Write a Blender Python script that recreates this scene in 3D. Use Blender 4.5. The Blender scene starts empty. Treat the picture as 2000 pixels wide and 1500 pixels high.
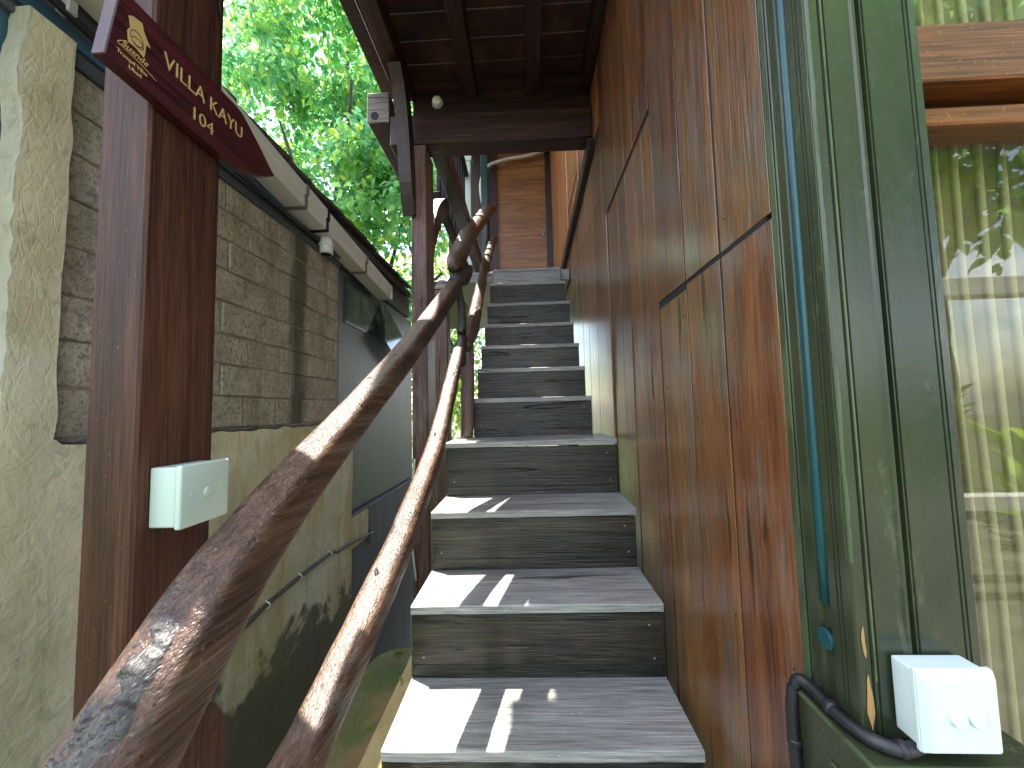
import bpy, bmesh, math, random
import numpy as np
from mathutils import Vector, Matrix, noise
R = math.radians
random.seed(7)
rng = np.random.default_rng(11)
C = bpy.context.scene.collection
scene = bpy.context.scene

# ------------------------------------------------------------------ camera
cam_d = bpy.data.cameras.new('camera'); cam = bpy.data.objects.new('camera', cam_d); C.objects.link(cam)
right = Vector((0.99892, 0.03987, -0.02394)); fwd = Vector((-0.03819, 0.99699, 0.06734))
fwd.normalize(); right = (right - fwd * right.dot(fwd)).normalized(); up = right.cross(fwd)
cam.matrix_world = Matrix(((right.x, up.x, -fwd.x, 0), (right.y, up.y, -fwd.y, 0), (right.z, up.z, -fwd.z, 1.6), (0, 0, 0, 1)))
cam_d.sensor_width = 36.0; cam_d.lens = 13.5; cam_d.clip_start = 0.02; cam_d.clip_end = 400
scene.camera = cam
# ------------------------------------------------------------------ light
SUN = Vector((-0.325, 0.185, 1.0)).normalized()
elev = math.asin(SUN.z); azim = math.atan2(SUN.x, SUN.y)
world = bpy.data.worlds.new('World'); scene.world = world; world.use_nodes = True
wn = world.node_tree.nodes; wl = world.node_tree.links
bg = wn['Background']; sky = wn.new('ShaderNodeTexSky'); sky.sky_type = 'NISHITA'; sky.sun_disc = False
sky.sun_elevation = elev; sky.sun_rotation = azim; sky.air_density = 1.3; sky.dust_density = 2.0; sky.ozone_density = 1.0
tcw = wn.new('ShaderNodeTexCoord'); cn = wn.new('ShaderNodeTexNoise'); cn.inputs['Scale'].default_value = 2.6; cn.inputs['Detail'].default_value = 7; cn.inputs['Roughness'].default_value = 0.6
wl.new(tcw.outputs['Generated'], cn.inputs['Vector'])
cmr = wn.new('ShaderNodeMapRange'); cmr.interpolation_type = 'SMOOTHSTEP'; wl.new(cn.outputs['Fac'], cmr.inputs[0]); cmr.inputs[1].default_value = 0.46; cmr.inputs[2].default_value = 0.66
bw = wn.new('ShaderNodeRGBToBW'); wl.new(sky.outputs[0], bw.inputs[0]); mul = wn.new('ShaderNodeVectorMath'); mul.operation = 'SCALE'; mul.inputs[0].default_value = (1.0, 1.0, 1.03); wl.new(bw.outputs[0], mul.inputs['Scale'])
dbl = wn.new('ShaderNodeVectorMath'); dbl.operation = 'SCALE'; wl.new(mul.outputs[0], dbl.inputs[0]); dbl.inputs['Scale'].default_value = 2.3
mxw = wn.new('ShaderNodeMix'); mxw.data_type = 'RGBA'; wl.new(cmr.outputs[0], mxw.inputs[0]); wl.new(sky.outputs[0], mxw.inputs[6]); wl.new(dbl.outputs[0], mxw.inputs[7])
wl.new(mxw.outputs[2], bg.inputs[0]); bg.inputs[1].default_value = 0.15
sun_d = bpy.data.lights.new('sun', 'SUN'); sun_d.energy = 5.0; sun_d.angle = R(0.55); sun_d.color = (1.0, 0.95, 0.86)
sun = bpy.data.objects.new('sun', sun_d); C.objects.link(sun); sun.location = (-3, 2, 9)
sun.rotation_euler = SUN.to_track_quat('Z', 'Y').to_euler()
scene.view_settings.view_transform = 'Standard'; scene.view_settings.look = 'None'
scene.view_settings.exposure = 2.2; scene.view_settings.gamma = 1.0
scene.cycles.max_bounces = 6; scene.cycles.diffuse_bounces = 3; scene.cycles.glossy_bounces = 3
scene.cycles.transparent_max_bounces = 12; scene.cycles.use_denoising = True
scene.cycles.sample_clamp_indirect = 8

# ------------------------------------------------------------------ materials
class NT:
    def __init__(s, name):
        s.m = bpy.data.materials.new(name); s.m.use_nodes = True
        s.t = s.m.node_tree; s.n = s.t.nodes; s.b = s.n['Principled BSDF']; s.out = s.n['Material Output']
    def new(s, kind, **kw):
        nd = s.n.new(kind)
        for k, v in kw.items(): setattr(nd, k, v)
        return nd
    def link(s, a, b): s.t.links.new(a, b)
    def setin(s, sock, v):
        if hasattr(v, 'is_output'): s.link(v, sock)
        else: sock.default_value = v
    def math(s, op, a, b=0.0, c=None, clamp=False):
        nd = s.new('ShaderNodeMath', operation=op, use_clamp=clamp)
        s.setin(nd.inputs[0], a); s.setin(nd.inputs[1], b)
        if c is not None: s.setin(nd.inputs[2], c)
        return nd.outputs[0]
    def vmath(s, op, a, b):
        nd = s.new('ShaderNodeVectorMath', operation=op); s.setin(nd.inputs[0], a); s.setin(nd.inputs[1], b); return nd.outputs[0]
    def noise(s, vec, scale, detail=4, rough=0.55, dist=0.0):
        nd = s.new('ShaderNodeTexNoise'); s.link(vec, nd.inputs['Vector'])
        nd.inputs['Scale'].default_value = scale; nd.inputs['Detail'].default_value = detail
        nd.inputs['Roughness'].default_value = rough; nd.inputs['Distortion'].default_value = dist
        return nd.outputs['Fac']
    def ramp(s, fac, stops, interp='LINEAR'):
        nd = s.new('ShaderNodeValToRGB'); s.link(fac, nd.inputs[0]); cr = nd.color_ramp; cr.interpolation = interp
        while len(cr.elements) < len(stops): cr.elements.new(0.5)
        for e, (p, c) in zip(cr.elements, stops):
            e.position = p; e.color = (c[0], c[1], c[2], 1) if not isinstance(c, (int, float)) else (c, c, c, 1)
        return nd.outputs[0]
    def mix(s, fac, a, b, mode='MIX'):
        nd = s.new('ShaderNodeMix', data_type='RGBA', blend_type=mode)
        s.setin(nd.inputs[0], fac)
        s.setin(nd.inputs[6], a if hasattr(a, 'is_output') else (*a, 1)); s.setin(nd.inputs[7], b if hasattr(b, 'is_output') else (*b, 1))
        return nd.outputs[2]
    def smooth(s, v, lo, hi):
        nd = s.new('ShaderNodeMapRange', interpolation_type='SMOOTHSTEP'); s.setin(nd.inputs[0], v)
        nd.inputs[1].default_value = lo; nd.inputs[2].default_value = hi; return nd.outputs[0]
    def coords(s, rand=True, scale=(1, 1, 1)):
        g = s.new('ShaderNodeNewGeometry'); v = g.outputs['Position']
        if rand:
            oi = s.new('ShaderNodeObjectInfo'); s.rnd = oi.outputs['Random']
            cmb = s.new('ShaderNodeCombineXYZ')
            s.link(s.math('MULTIPLY', s.rnd, 17.3), cmb.inputs[0]); s.link(s.math('MULTIPLY', s.rnd, 31.7), cmb.inputs[1]); s.link(s.math('MULTIPLY', s.rnd, 23.1), cmb.inputs[2])
            v = s.vmath('ADD', v, cmb.outputs[0])
        return s.vmath('MULTIPLY', v, scale)
    def bump(s, h, strength, dist=0.01):
        nd = s.new('ShaderNodeBump'); s.link(h, nd.inputs['Height']); nd.inputs['Strength'].default_value = strength; nd.inputs['Distance'].default_value = dist
        s.link(nd.outputs[0], s.b.inputs['Normal'])
    def col(s, c): s.setin(s.b.inputs['Base Color'], c if hasattr(c, 'is_output') else (*c, 1))
    def rough(s, r): s.setin(s.b.inputs['Roughness'], r)

MATS = {}
def wood(name, dark, mid, light, axis='z', rough=(0.3, 0.55), bump=0.35, patch=None, patch_amt=0.5, coat=0.0, grain=1.0, crack=0.0, var=0.35, patch_scale=5.0, speck=0.35, hue=0.0, spec=0.5, low=0.45, spread=0.14, pst=0.3):
    t = NT(name)
    st = {'x': (0.05, 1, 1), 'y': (1, 0.05, 1), 'z': (1, 1, 0.05)}[axis]
    v = t.coords(True, st); v2 = t.coords(True, tuple(pst if q < 1 else 1 for q in st))
    big = t.noise(v, 9 * grain, 3, 0.5, 1.2); fine = t.noise(v, 130 * grain, 2, 0.75, 0.2); mid_n = t.noise(v, 38 * grain, 3, 0.65, 0.5)
    hair = t.noise(t.coords(True, tuple(0.012 if q < 1 else 1 for q in st)), 420 * grain, 1, 0.6); spk = t.noise(t.coords(True), 150, 2, 0.6)
    f = t.math('ADD', t.math('MULTIPLY', big, 0.5), t.math('MULTIPLY', mid_n, 0.5))
    c = t.ramp(f, [(0.5 - spread, dark), (0.5, mid), (0.5 + spread, light)])
    if patch:
        pn = t.noise(v2, patch_scale, 5, 0.72, 0.3); pm = t.math('MULTIPLY', t.smooth(pn, 0.46, 0.62), patch_amt)
        c = t.mix(pm, c, patch)
    c = t.mix(1.0, c, t.ramp(fine, [(0.3, (low,) * 3), (0.62, (1.25 - (low - 0.45) * 0.4,) * 3)]), 'MULTIPLY')
    c = t.mix(1.0, c, t.ramp(hair, [(0.34, (0.7,) * 3), (0.6, (1.15,) * 3)]), 'MULTIPLY')
    c = t.mix(t.math('MULTIPLY', t.smooth(spk, 0.66, 0.72), speck), c, tuple(min(1, q * 2.2 + 0.03) for q in light))
    c = t.mix(t.smooth(spk, 0.30, 0.25), c, tuple(q * 0.3 for q in dark))
    gain = t.math('MULTIPLY_ADD', t.rnd, var, 1.0 - var / 2)
    cmb = t.new('ShaderNodeCombineXYZ'); [t.link(gain, cmb.inputs[i]) for i in range(3)]
    c = t.mix(1.0, c, cmb.outputs[0], 'MULTIPLY')
    if hue:
        hs = t.new('ShaderNodeHueSaturation'); t.link(c, hs.inputs['Color']); t.link(t.math('MULTIPLY_ADD', t.math('FRACT', t.math('MULTIPLY', t.rnd, 7.3)), hue, 0.5 - hue * 0.4), hs.inputs['Hue']); c = hs.outputs[0]
    t.b.inputs['Specular IOR Level'].default_value = spec
    h = t.math('ADD', t.math('MULTIPLY', fine, 0.6), t.math('ADD', t.math('MULTIPLY', mid_n, 0.6), t.math('MULTIPLY', hair, 0.35)))
    if crack > 0:
        cn = t.noise(t.coords(True, tuple(0.09 if q < 1 else 1 for q in st)), 26, 2, 0.4, 0.5)
        cm = t.smooth(cn, 0.70 - 0.04 * crack, 0.76 - 0.04 * crack)
        c = t.mix(t.math('MULTIPLY', cm, 0.85), c, tuple(q * 0.25 for q in dark)); h = t.math('SUBTRACT', h, t.math('MULTIPLY', cm, 1.6))
    t.col(c); t.rough(t.math('MULTIPLY_ADD', mid_n, rough[1] - rough[0], rough[0]))
    if coat: t.b.inputs['Coat Weight'].default_value = coat; t.b.inputs['Coat Roughness'].default_value = 0.24
    t.bump(h, bump, 0.004); MATS[name] = t.m; return t.m

for ax in 'xyz':
    wood('brown_timber_' + ax, (0.011, 0.004, 0.003), (0.028, 0.010, 0.006), (0.055, 0.022, 0.013), ax, (0.3, 0.6), 0.4, crack=0.4)
wood('near_post', (0.026, 0.0088, 0.0045), (0.052, 0.0175, 0.0085), (0.084, 0.030, 0.015), 'z', (0.4, 0.6), 0.6, crack=0.2, spec=0.3, low=0.55)
wood('post_red', (0.05, 0.021, 0.014), (0.10, 0.044, 0.031), (0.16, 0.075, 0.055), 'z', (0.35, 0.6), 0.5, (0.20, 0.15, 0.13), 0.5, crack=0.3)
wood('wall_board', (0.080, 0.024, 0.007), (0.165, 0.056, 0.014), (0.265, 0.108, 0.029), 'z', (0.22, 0.42), 0.55, (0.135, 0.090, 0.062), 0.8, coat=0.75, crack=0.6, var=0.6, patch_scale=9.0, hue=0.014, low=0.6, spread=0.19, pst=0.5)
wood('upper_board', (0.15, 0.05, 0.015), (0.28, 0.10, 0.03), (0.40, 0.17, 0.06), 'z', (0.3, 0.5), 0.3, var=0.3)
wood('door_board', (0.17, 0.062, 0.016), (0.29, 0.115, 0.032), (0.40, 0.18, 0.055), 'x', (0.3, 0.5), 0.3, low=0.6)
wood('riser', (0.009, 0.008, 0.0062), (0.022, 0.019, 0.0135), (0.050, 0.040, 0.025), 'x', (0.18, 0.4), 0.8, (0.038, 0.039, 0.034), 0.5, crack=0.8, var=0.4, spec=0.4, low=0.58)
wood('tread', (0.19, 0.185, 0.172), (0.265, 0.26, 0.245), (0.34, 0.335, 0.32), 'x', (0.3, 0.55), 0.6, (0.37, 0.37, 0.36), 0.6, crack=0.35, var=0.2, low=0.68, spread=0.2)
wood('rail', (0.034, 0.016, 0.009), (0.075, 0.037, 0.021), (0.145, 0.085, 0.055), 'y', (0.34, 0.55), 0.9, (0.13, 0.105, 0.085), 0.35, crack=0.6, spec=0.35, low=0.55)
wood('dark_rail', (0.014, 0.011, 0.010), (0.035, 0.028, 0.025), (0.08, 0.07, 0.065), 'y', (0.3, 0.6), 1.0, crack=0.6)
wood('grey_end', (0.10, 0.08, 0.065), (0.20, 0.165, 0.14), (0.32, 0.28, 0.24), 'x', (0.6, 0.8), 0.8, crack=0.8)
wood('orange_beam', (0.10, 0.030, 0.006), (0.17, 0.052, 0.010), (0.23, 0.078, 0.016), 'x', (0.3, 0.5), 0.2)
wood('sign_wood', (0.028, 0.005, 0.007), (0.048, 0.008, 0.011), (0.070, 0.012, 0.014), 'y', (0.28, 0.4), 0.08, var=0.05)

def paint(name, a, b, worn, wornamt=0.5, axis_scale=(1, 1, 0.25), rough=(0.22, 0.45), bump=0.25, lo=0.58, hi=0.68, scale=16):
    t = NT(name); v = t.coords(True, axis_scale); v1 = t.coords(True)
    n = t.noise(v, 5, 5, 0.6, 0.3); w = t.noise(v, scale, 6, 0.7, 0.2); f = t.noise(v1, 60, 4, 0.6)
    c = t.mix(t.smooth(n, 0.3, 0.7), a, b)
    c = t.mix(t.math('MULTIPLY', t.smooth(w, lo, hi), wornamt), c, worn)
    t.col(c); t.rough(t.math('MULTIPLY_ADD', f, rough[1] - rough[0], rough[0]))
    t.bump(t.math('ADD', w, t.math('MULTIPLY', f, 0.3)), bump, 0.003); MATS[name] = t.m; return t.m
paint('green_post', (0.018, 0.028, 0.016), (0.044, 0.050, 0.024), (0.11, 0.12, 0.07), 0.5, rough=(0.14, 0.34), scale=22)
paint('teal_bead', (0.004, 0.050, 0.060), (0.006, 0.075, 0.085), (0.03, 0.10, 0.11), 0.4)
paint('worn_edge', (0.05, 0.085, 0.042), (0.09, 0.11, 0.045), (0.04, 0.05, 0.022), 0.9, scale=24, lo=0.48, hi=0.58)
paint('bare_wood', (0.34, 0.18, 0.06), (0.42, 0.24, 0.09), (0.2, 0.1, 0.03), 0.7, rough=(0.7, 0.9), bump=1.0, scale=40)
paint('grey_panel', (0.075, 0.095, 0.09), (0.10, 0.12, 0.112), (0.17, 0.19, 0.17), 0.4, rough=(0.4, 0.6), bump=0.08)
paint('grey_wall', (0.075, 0.085, 0.09), (0.11, 0.12, 0.125), (0.16, 0.16, 0.15), 0.5, rough=(0.6, 0.8), bump=0.2)
paint('blue_board', (0.035, 0.10, 0.16), (0.045, 0.13, 0.20), (0.1, 0.18, 0.24), 0.3, rough=(0.5, 0.7), bump=0.1)
paint('pale_green', (0.40, 0.52, 0.46), (0.48, 0.58, 0.52), (0.25, 0.30, 0.26), 0.6, rough=(0.4, 0.6))
paint('dark_green', (0.012, 0.05, 0.045), (0.02, 0.07, 0.06), (0.05, 0.08, 0.07), 0.4)
paint('gutter_white', (0.62, 0.62, 0.56), (0.70, 0.70, 0.66), (0.40, 0.38, 0.30), 0.45, (1, 0.3, 1), (0.3, 0.5), 0.08)
paint('gutter_joint', (0.16, 0.14, 0.13), (0.22, 0.19, 0.17), (0.1, 0.09, 0.08), 0.4)
paint('dark_board', (0.05, 0.06, 0.07), (0.09, 0.10, 0.11), (0.14, 0.14, 0.13), 0.5, (1, 0.2, 1), (0.5, 0.7), 0.4)
paint('black_void', (0.006, 0.006, 0.008), (0.01, 0.01, 0.012), (0.01, 0.01, 0.01), 0.2, rough=(0.7, 0.9))
paint('switch_plastic', (0.50, 0.60, 0.53), (0.54, 0.63, 0.56), (0.45, 0.38, 0.2), 0.4, (1, 1, 1), (0.28, 0.36), 0.03, 0.66, 0.76)
paint('switch_white', (0.60, 0.69, 0.70), (0.63, 0.71, 0.72), (0.55, 0.62, 0.6), 0.2, (1, 1, 1), (0.25, 0.32), 0.02)
paint('black_rubber', (0.010, 0.011, 0.014), (0.018, 0.019, 0.023), (0.05, 0.05, 0.05), 0.4, (1, 1, 1), (0.35, 0.55), 0.15)
paint('grey_cable', (0.05, 0.05, 0.048), (0.07, 0.07, 0.065), (0.12, 0.11, 0.1), 0.3, (1, 1, 1), (0.5, 0.7), 0.1)
paint('white_cable', (0.55, 0.53, 0.44), (0.62, 0.60, 0.52), (0.4, 0.36, 0.25), 0.3, (1, 1, 1), (0.4, 0.5), 0.05)
paint('steel', (0.35, 0.35, 0.35), (0.42, 0.42, 0.42), (0.2, 0.18, 0.15), 0.5, (1, 1, 1), (0.3, 0.5), 0.1)
paint('gold', (0.42, 0.28, 0.10), (0.50, 0.34, 0.13), (0.36, 0.22, 0.08), 0.4, (1, 1, 1), (0.4, 0.5), 0.05)
paint('roof_tile', (0.035, 0.028, 0.022), (0.06, 0.05, 0.038), (0.10, 0.11, 0.05), 0.6, (1, 1, 1), (0.7, 0.9), 0.9)
paint('white_paint', (0.62, 0.62, 0.58), (0.7, 0.7, 0.66), (0.5, 0.48, 0.42), 0.3, (1, 1, 1), (0.4, 0.6), 0.1)
paint('curtain', (0.33, 0.28, 0.14), (0.40, 0.345, 0.18), (0.28, 0.23, 0.11), 0.3, (1, 1, 0.1), (0.8, 0.9), 0.2)
MATS['curtain'].node_tree.nodes['Principled BSDF'].inputs['Sheen Weight'].default_value = 0.2
paint('room_wall', (0.10, 0.09, 0.07), (0.12, 0.11, 0.09), (0.08, 0.07, 0.05), 0.3)

def mat_plaster():
    t = NT('plaster'); v = t.coords(False); sx = t.new('ShaderNodeSeparateXYZ'); t.link(v, sx.inputs[0])
    y, z = sx.outputs[1], sx.outputs[2]
    vs = t.coords(False, (1, 1, 0.16))
    n1 = t.noise(v, 3.2, 6, 0.6, 0.4); n2 = t.noise(vs, 7, 6, 0.65, 0.3); n3 = t.noise(v, 38, 5, 0.65); n4 = t.noise(v, 13, 4, 0.6, 1.0)
    c = t.ramp(n1, [(0.3, (0.50, 0.44, 0.29)), (0.5, (0.62, 0.57, 0.40)), (0.7, (0.70, 0.66, 0.51))])
    far = t.smooth(y, 1.0, 1.5)
    c = t.mix(t.math('MULTIPLY', t.smooth(n2, 0.42, 0.62), t.math('MULTIPLY_ADD', far, 0.55, 0.12)), c, (0.46, 0.33, 0.10))
    c = t.mix(t.math('MULTIPLY', t.smooth(n4, 0.55, 0.7), 0.35), c, (0.25, 0.21, 0.14))
    c = t.mix(t.math('MULTIPLY', t.smooth(t.noise(vs, 16, 4, 0.7), 0.56, 0.7), 0.35), c, (0.17, 0.20, 0.07))
    # damp, mossy foot of the wall with a ragged tide line
    edge = t.math('MULTIPLY_ADD', t.math('SUBTRACT', n1, 0.5), 0.9, 0.60)
    damp = t.smooth(t.math('SUBTRACT', edge, z), -0.02, 0.05)
    wet = t.ramp(n2, [(0.3, (0.055, 0.055, 0.032)), (0.55, (0.11, 0.105, 0.055)), (0.7, (0.10, 0.13, 0.035))])
    c = t.mix(t.math('MULTIPLY', damp, 0.9), c, wet)
    t.col(c); t.rough(0.82)
    cr = t.new('ShaderNodeTexVoronoi', feature='DISTANCE_TO_EDGE'); cr.inputs['Scale'].default_value = 16; t.link(t.vmath('ADD', v, t.vmath('MULTIPLY', t.new('ShaderNodeTexNoise').outputs['Color'], (0.1, 0.1, 0.1))), cr.inputs['Vector'])
    h = t.math('ADD', t.math('MULTIPLY', n3, 0.35), t.math('ADD', t.math('MULTIPLY', n4, 0.45), t.math('MULTIPLY', t.smooth(cr.outputs['Distance'], 0.0, 0.12), 0.05)))
    t.bump(h, 0.8, 0.012); MATS['plaster'] = t.m
mat_plaster()
def mat_block():
    t = NT('concrete_block'); v = t.coords(False); vr = t.coords(True); sx = t.new('ShaderNodeSeparateXYZ'); t.link(v, sx.inputs[0]); y, z = sx.outputs[1], sx.outputs[2]
    n1 = t.noise(vr, 9, 6, 0.7); n3 = t.noise(vr, 70, 4, 0.7); n2 = t.noise(t.coords(False, (1, 1, 0.25)), 9, 5, 0.6)
    c = t.ramp(n1, [(0.3, (0.23, 0.195, 0.16)), (0.48, (0.40, 0.355, 0.29)), (0.66, (0.55, 0.50, 0.41))])
    far = t.smooth(y, 0.95, 1.3); c = t.mix(t.math('MULTIPLY', far, 0.35), c, (0.33, 0.26, 0.14))
    c = t.mix(t.math('MULTIPLY', t.smooth(n3, 0.5, 0.62), 0.6), c, (0.10, 0.088, 0.07)); c = t.mix(t.math('MULTIPLY', t.smooth(t.noise(t.coords(False, (1, 1, 0.5)), 28, 6, 0.75), 0.5, 0.64), 0.55), c, (0.42, 0.38, 0.28))
    # the long dark water stain that runs down from the gutter outlet
    d = t.math('ABSOLUTE', t.math('SUBTRACT', t.math('MULTIPLY_ADD', t.math('SUBTRACT', n2, 0.5), 0.16, y), 1.80))
    stain = t.math('MULTIPLY', t.math('SUBTRACT', 1.0, t.smooth(d, 0.02, 0.085)), 0.85)
    c = t.mix(stain, c, (0.050, 0.048, 0.028))
    c = t.mix(t.math('MULTIPLY', t.smooth(n2, 0.52, 0.68), 0.45), c, (0.15, 0.14, 0.05))
    t.col(c); t.rough(0.9); t.bump(t.math('ADD', n3, t.math('MULTIPLY', n1, 1.6)), 1.0, 0.012); MATS['concrete_block'] = t.m
mat_block()
def mat_rough(name, stops, scale, bump, dist=0.02, rough=0.9, moss=None, mossamt=0.6):
    t = NT(name); v = t.coords(False); n = t.noise(v, scale, 7, 0.65, 0.3); n2 = t.noise(v, scale * 8, 5, 0.7)
    c = t.ramp(n, stops)
    if moss: c = t.mix(t.math('MULTIPLY', t.smooth(t.noise(v, scale * 0.8, 6, 0.7), 0.45, 0.6), mossamt), c, moss)
    t.col(c); t.rough(rough); t.bump(t.math('ADD', n, t.math('MULTIPLY', n2, 0.5)), bump, dist); MATS[name] = t.m
mat_rough('mortar', [(0.3, (0.20, 0.175, 0.14)), (0.6, (0.34, 0.30, 0.235))], 14, 0.8)
mat_rough('rubble', [(0.3, (0.07, 0.075, 0.07)), (0.6, (0.19, 0.20, 0.19))], 30, 1.0)
mat_rough('mossy_slab', [(0.3, (0.06, 0.065, 0.03)), (0.5, (0.11, 0.11, 0.055)), (0.68, (0.20, 0.13, 0.055))], 6, 0.8, 0.015, 0.85, (0.05, 0.09, 0.016), 0.75)
mat_rough('kerb_concrete', [(0.3, (0.30, 0.22, 0.09)), (0.5, (0.42, 0.33, 0.15)), (0.7, (0.50, 0.43, 0.26))], 8, 0.7, 0.01, 0.85)
mat_rough('paving_stone', [(0.3, (0.07, 0.065, 0.055)), (0.5, (0.12, 0.11, 0.095)), (0.7, (0.17, 0.16, 0.14))], 5, 0.6, 0.01, 0.85, (0.06, 0.08, 0.03), 0.4)
mat_rough('soil', [(0.3, (0.035, 0.03, 0.02)), (0.6, (0.075, 0.065, 0.04))], 3, 1.0, 0.05, 0.95, (0.04, 0.07, 0.02), 0.7)
mat_rough('ceiling_board', [(0.3, (0.012, 0.005, 0.004)), (0.52, (0.040, 0.015, 0.009)), (0.7, (0.12, 0.046, 0.021))], 5, 0.5, 0.01, 0.6)

def mat_leaf(name, stops, trans=0.5, rough=0.35):
    t = NT(name); v = t.coords(False)
    g = t.new('ShaderNodeNewGeometry'); rnd = g.outputs['Random Per Island']
    n = t.noise(v, 1.1, 3, 0.5); f = t.math('ADD', t.math('MULTIPLY', rnd, 0.65), t.math('MULTIPLY', n, 0.35))
    c = t.ramp(f, stops); t.col(c); t.rough(rough)
    tr = t.new('ShaderNodeBsdfTranslucent'); hs = t.new('ShaderNodeHueSaturation'); t.link(c, hs.inputs['Color']); hs.inputs['Value'].default_value = 3.9; hs.inputs['Hue'].default_value = 0.488; hs.inputs['Saturation'].default_value = 1.0
    t.link(hs.outputs[0], tr.inputs[0]); ms = t.new('ShaderNodeMixShader'); ms.inputs[0].default_value = trans
    t.link(t.b.outputs[0], ms.inputs[1]); t.link(tr.outputs[0], ms.inputs[2]); t.link(ms.outputs[0], t.out.inputs[0]); MATS[name] = t.m
mat_leaf('leaf', [(0.12, (0.030, 0.105, 0.065)), (0.40, (0.062, 0.175, 0.080)), (0.66, (0.115, 0.235, 0.06)), (0.88, (0.24, 0.29, 0.035))], 0.55, 0.25)
mat_leaf('leaf_lime', [(0.15, (0.05, 0.11, 0.015)), (0.6, (0.11, 0.19, 0.02)), (0.95, (0.20, 0.24, 0.03))], 0.55)
mat_leaf('leaf_teal', [(0.15, (0.03, 0.08, 0.06)), (0.6, (0.07, 0.13, 0.10)), (0.95, (0.16, 0.20, 0.14))], 0.4)
paint('bark', (0.05, 0.038, 0.026), (0.09, 0.07, 0.05), (0.13, 0.12, 0.09), 0.5, (1, 1, 0.3), (0.8, 0.95), 1.0)

def mat_glass(name, ior, tint=(1, 1, 1)):
    t = NT(name); lw = t.new('ShaderNodeLayerWeight'); lw.inputs[0].default_value = 0.5; f0 = ((ior - 1) / (ior + 1)) ** 2; fac = t.math('MULTIPLY_ADD', t.math('POWER', lw.outputs['Facing'], 5.0), 1 - f0, f0, True)
    tp = t.new('ShaderNodeBsdfTransparent'); tp.inputs[0].default_value = (*tint, 1)
    gl = t.new('ShaderNodeBsdfGlossy'); gl.inputs['Roughness'].default_value = 0.0
    ms = t.new('ShaderNodeMixShader'); t.link(fac, ms.inputs[0]); t.link(tp.outputs[0], ms.inputs[1]); t.link(gl.outputs[0], ms.inputs[2])
    t.link(ms.outputs[0], t.out.inputs[0]); t.n.remove(t.b); MATS[name] = t.m
mat_glass('window_glass', 1.65, (0.95, 0.96, 0.93))
t = NT('dusty_glass'); v = t.coords(True, (1, 1, 1)); n = t.noise(v, 7, 4, 0.6, 0.8)
t.col(t.ramp(n, [(0.35, (0.03, 0.05, 0.045)), (0.55, (0.08, 0.13, 0.09)), (0.7, (0.16, 0.24, 0.22))])); t.rough(0.12); MATS['dusty_glass'] = t.m
t = NT('lamp_lens'); t.col((0.8, 0.8, 0.76)); t.rough(0.3); MATS['lamp_lens'] = t.m

# ------------------------------------------------------------------ object helpers
WL = {}
def tag(o, label, cat, group=None):
    o['label'] = label; o['category'] = cat
    if group: o['group'] = group
    return o
def empty(name, loc, label, cat, group=None):
    o = bpy.data.objects.new(name, None); C.objects.link(o); o.location = loc; o.empty_display_size = 0.1
    WL[o] = Vector(loc); return tag(o, label, cat, group)
def mk(name, verts, faces, mat, parent=None, smooth=False, label=None):
    """one mesh object; verts in world coordinates, the origin goes to the middle of its box"""
    v = np.array([tuple(q) for q in verts], float); c = Vector(((v.min(0) + v.max(0)) / 2).tolist())
    me = bpy.data.meshes.new(name); me.from_pydata((v - np.array(c)).tolist(), [], [tuple(f) for f in faces]); me.update()
    if smooth: me.polygons.foreach_set('use_smooth', [True] * len(me.polygons))
    if isinstance(mat, str): mat = MATS[mat]
    me.materials.append(mat)
    o = bpy.data.objects.new(name, me); C.objects.link(o); WL[o] = c
    if parent is not None: o.parent = parent; o.location = c - WL[parent]
    else: o.location = c
    if label: o['label'] = label
    return o
def bm_obj(name, bm, mat, parent=None, smooth=False, label=None):
    bm.verts.ensure_lookup_table(); bm.verts.index_update()
    vs = [v.co.copy() for v in bm.verts]; fs = [[v.index for v in f.verts] for f in bm.faces]; bm.free()
    return mk(name, vs, fs, mat, parent, smooth, label)
def box_bm(x0, x1, y0, y1, z0, z1, bev=0.003, jit=0.0, seg=1):
    bm = bmesh.new(); r = bmesh.ops.create_cube(bm, size=1)
    for v in r['verts']:
        v.co = Vector(((x0 + x1) / 2 + v.co.x * (x1 - x0), (y0 + y1) / 2 + v.co.y * (y1 - y0), (z0 + z1) / 2 + v.co.z * (z1 - z0)))
        if jit: v.co += Vector((random.uniform(-jit, jit), random.uniform(-jit, jit), random.uniform(-jit, jit)))
    if bev: bmesh.ops.bevel(bm, geom=list(bm.edges), offset=bev, segments=seg, affect='EDGES', profile=0.6)
    return bm
def box(name, x0, x1, y0, y1, z0, z1, mat, parent=None, bev=0.003, jit=0.0, label=None, seg=1):
    return bm_obj(name, box_bm(x0, x1, y0, y1, z0, z1, bev, jit, seg), mat, parent, seg > 2, label)
def beam(name, a, b, w, h, mat, parent=None, bev=0.004, up=Vector((0, 0, 1)), label=None):
    """square timber from a to b, w across, h along 'up'"""
    a = Vector(a); b = Vector(b); d = (b - a); L = d.length; d.normalize(); s = d.cross(up).normalized(); u = s.cross(d)
    bm = box_bm(-w / 2, w / 2, 0, L, -h / 2, h / 2, bev); m = Matrix((s, d, u)).transposed()
    for v in bm.verts: v.co = a + m @ v.co
    return bm_obj(name, bm, mat, parent, False, label)
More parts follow.
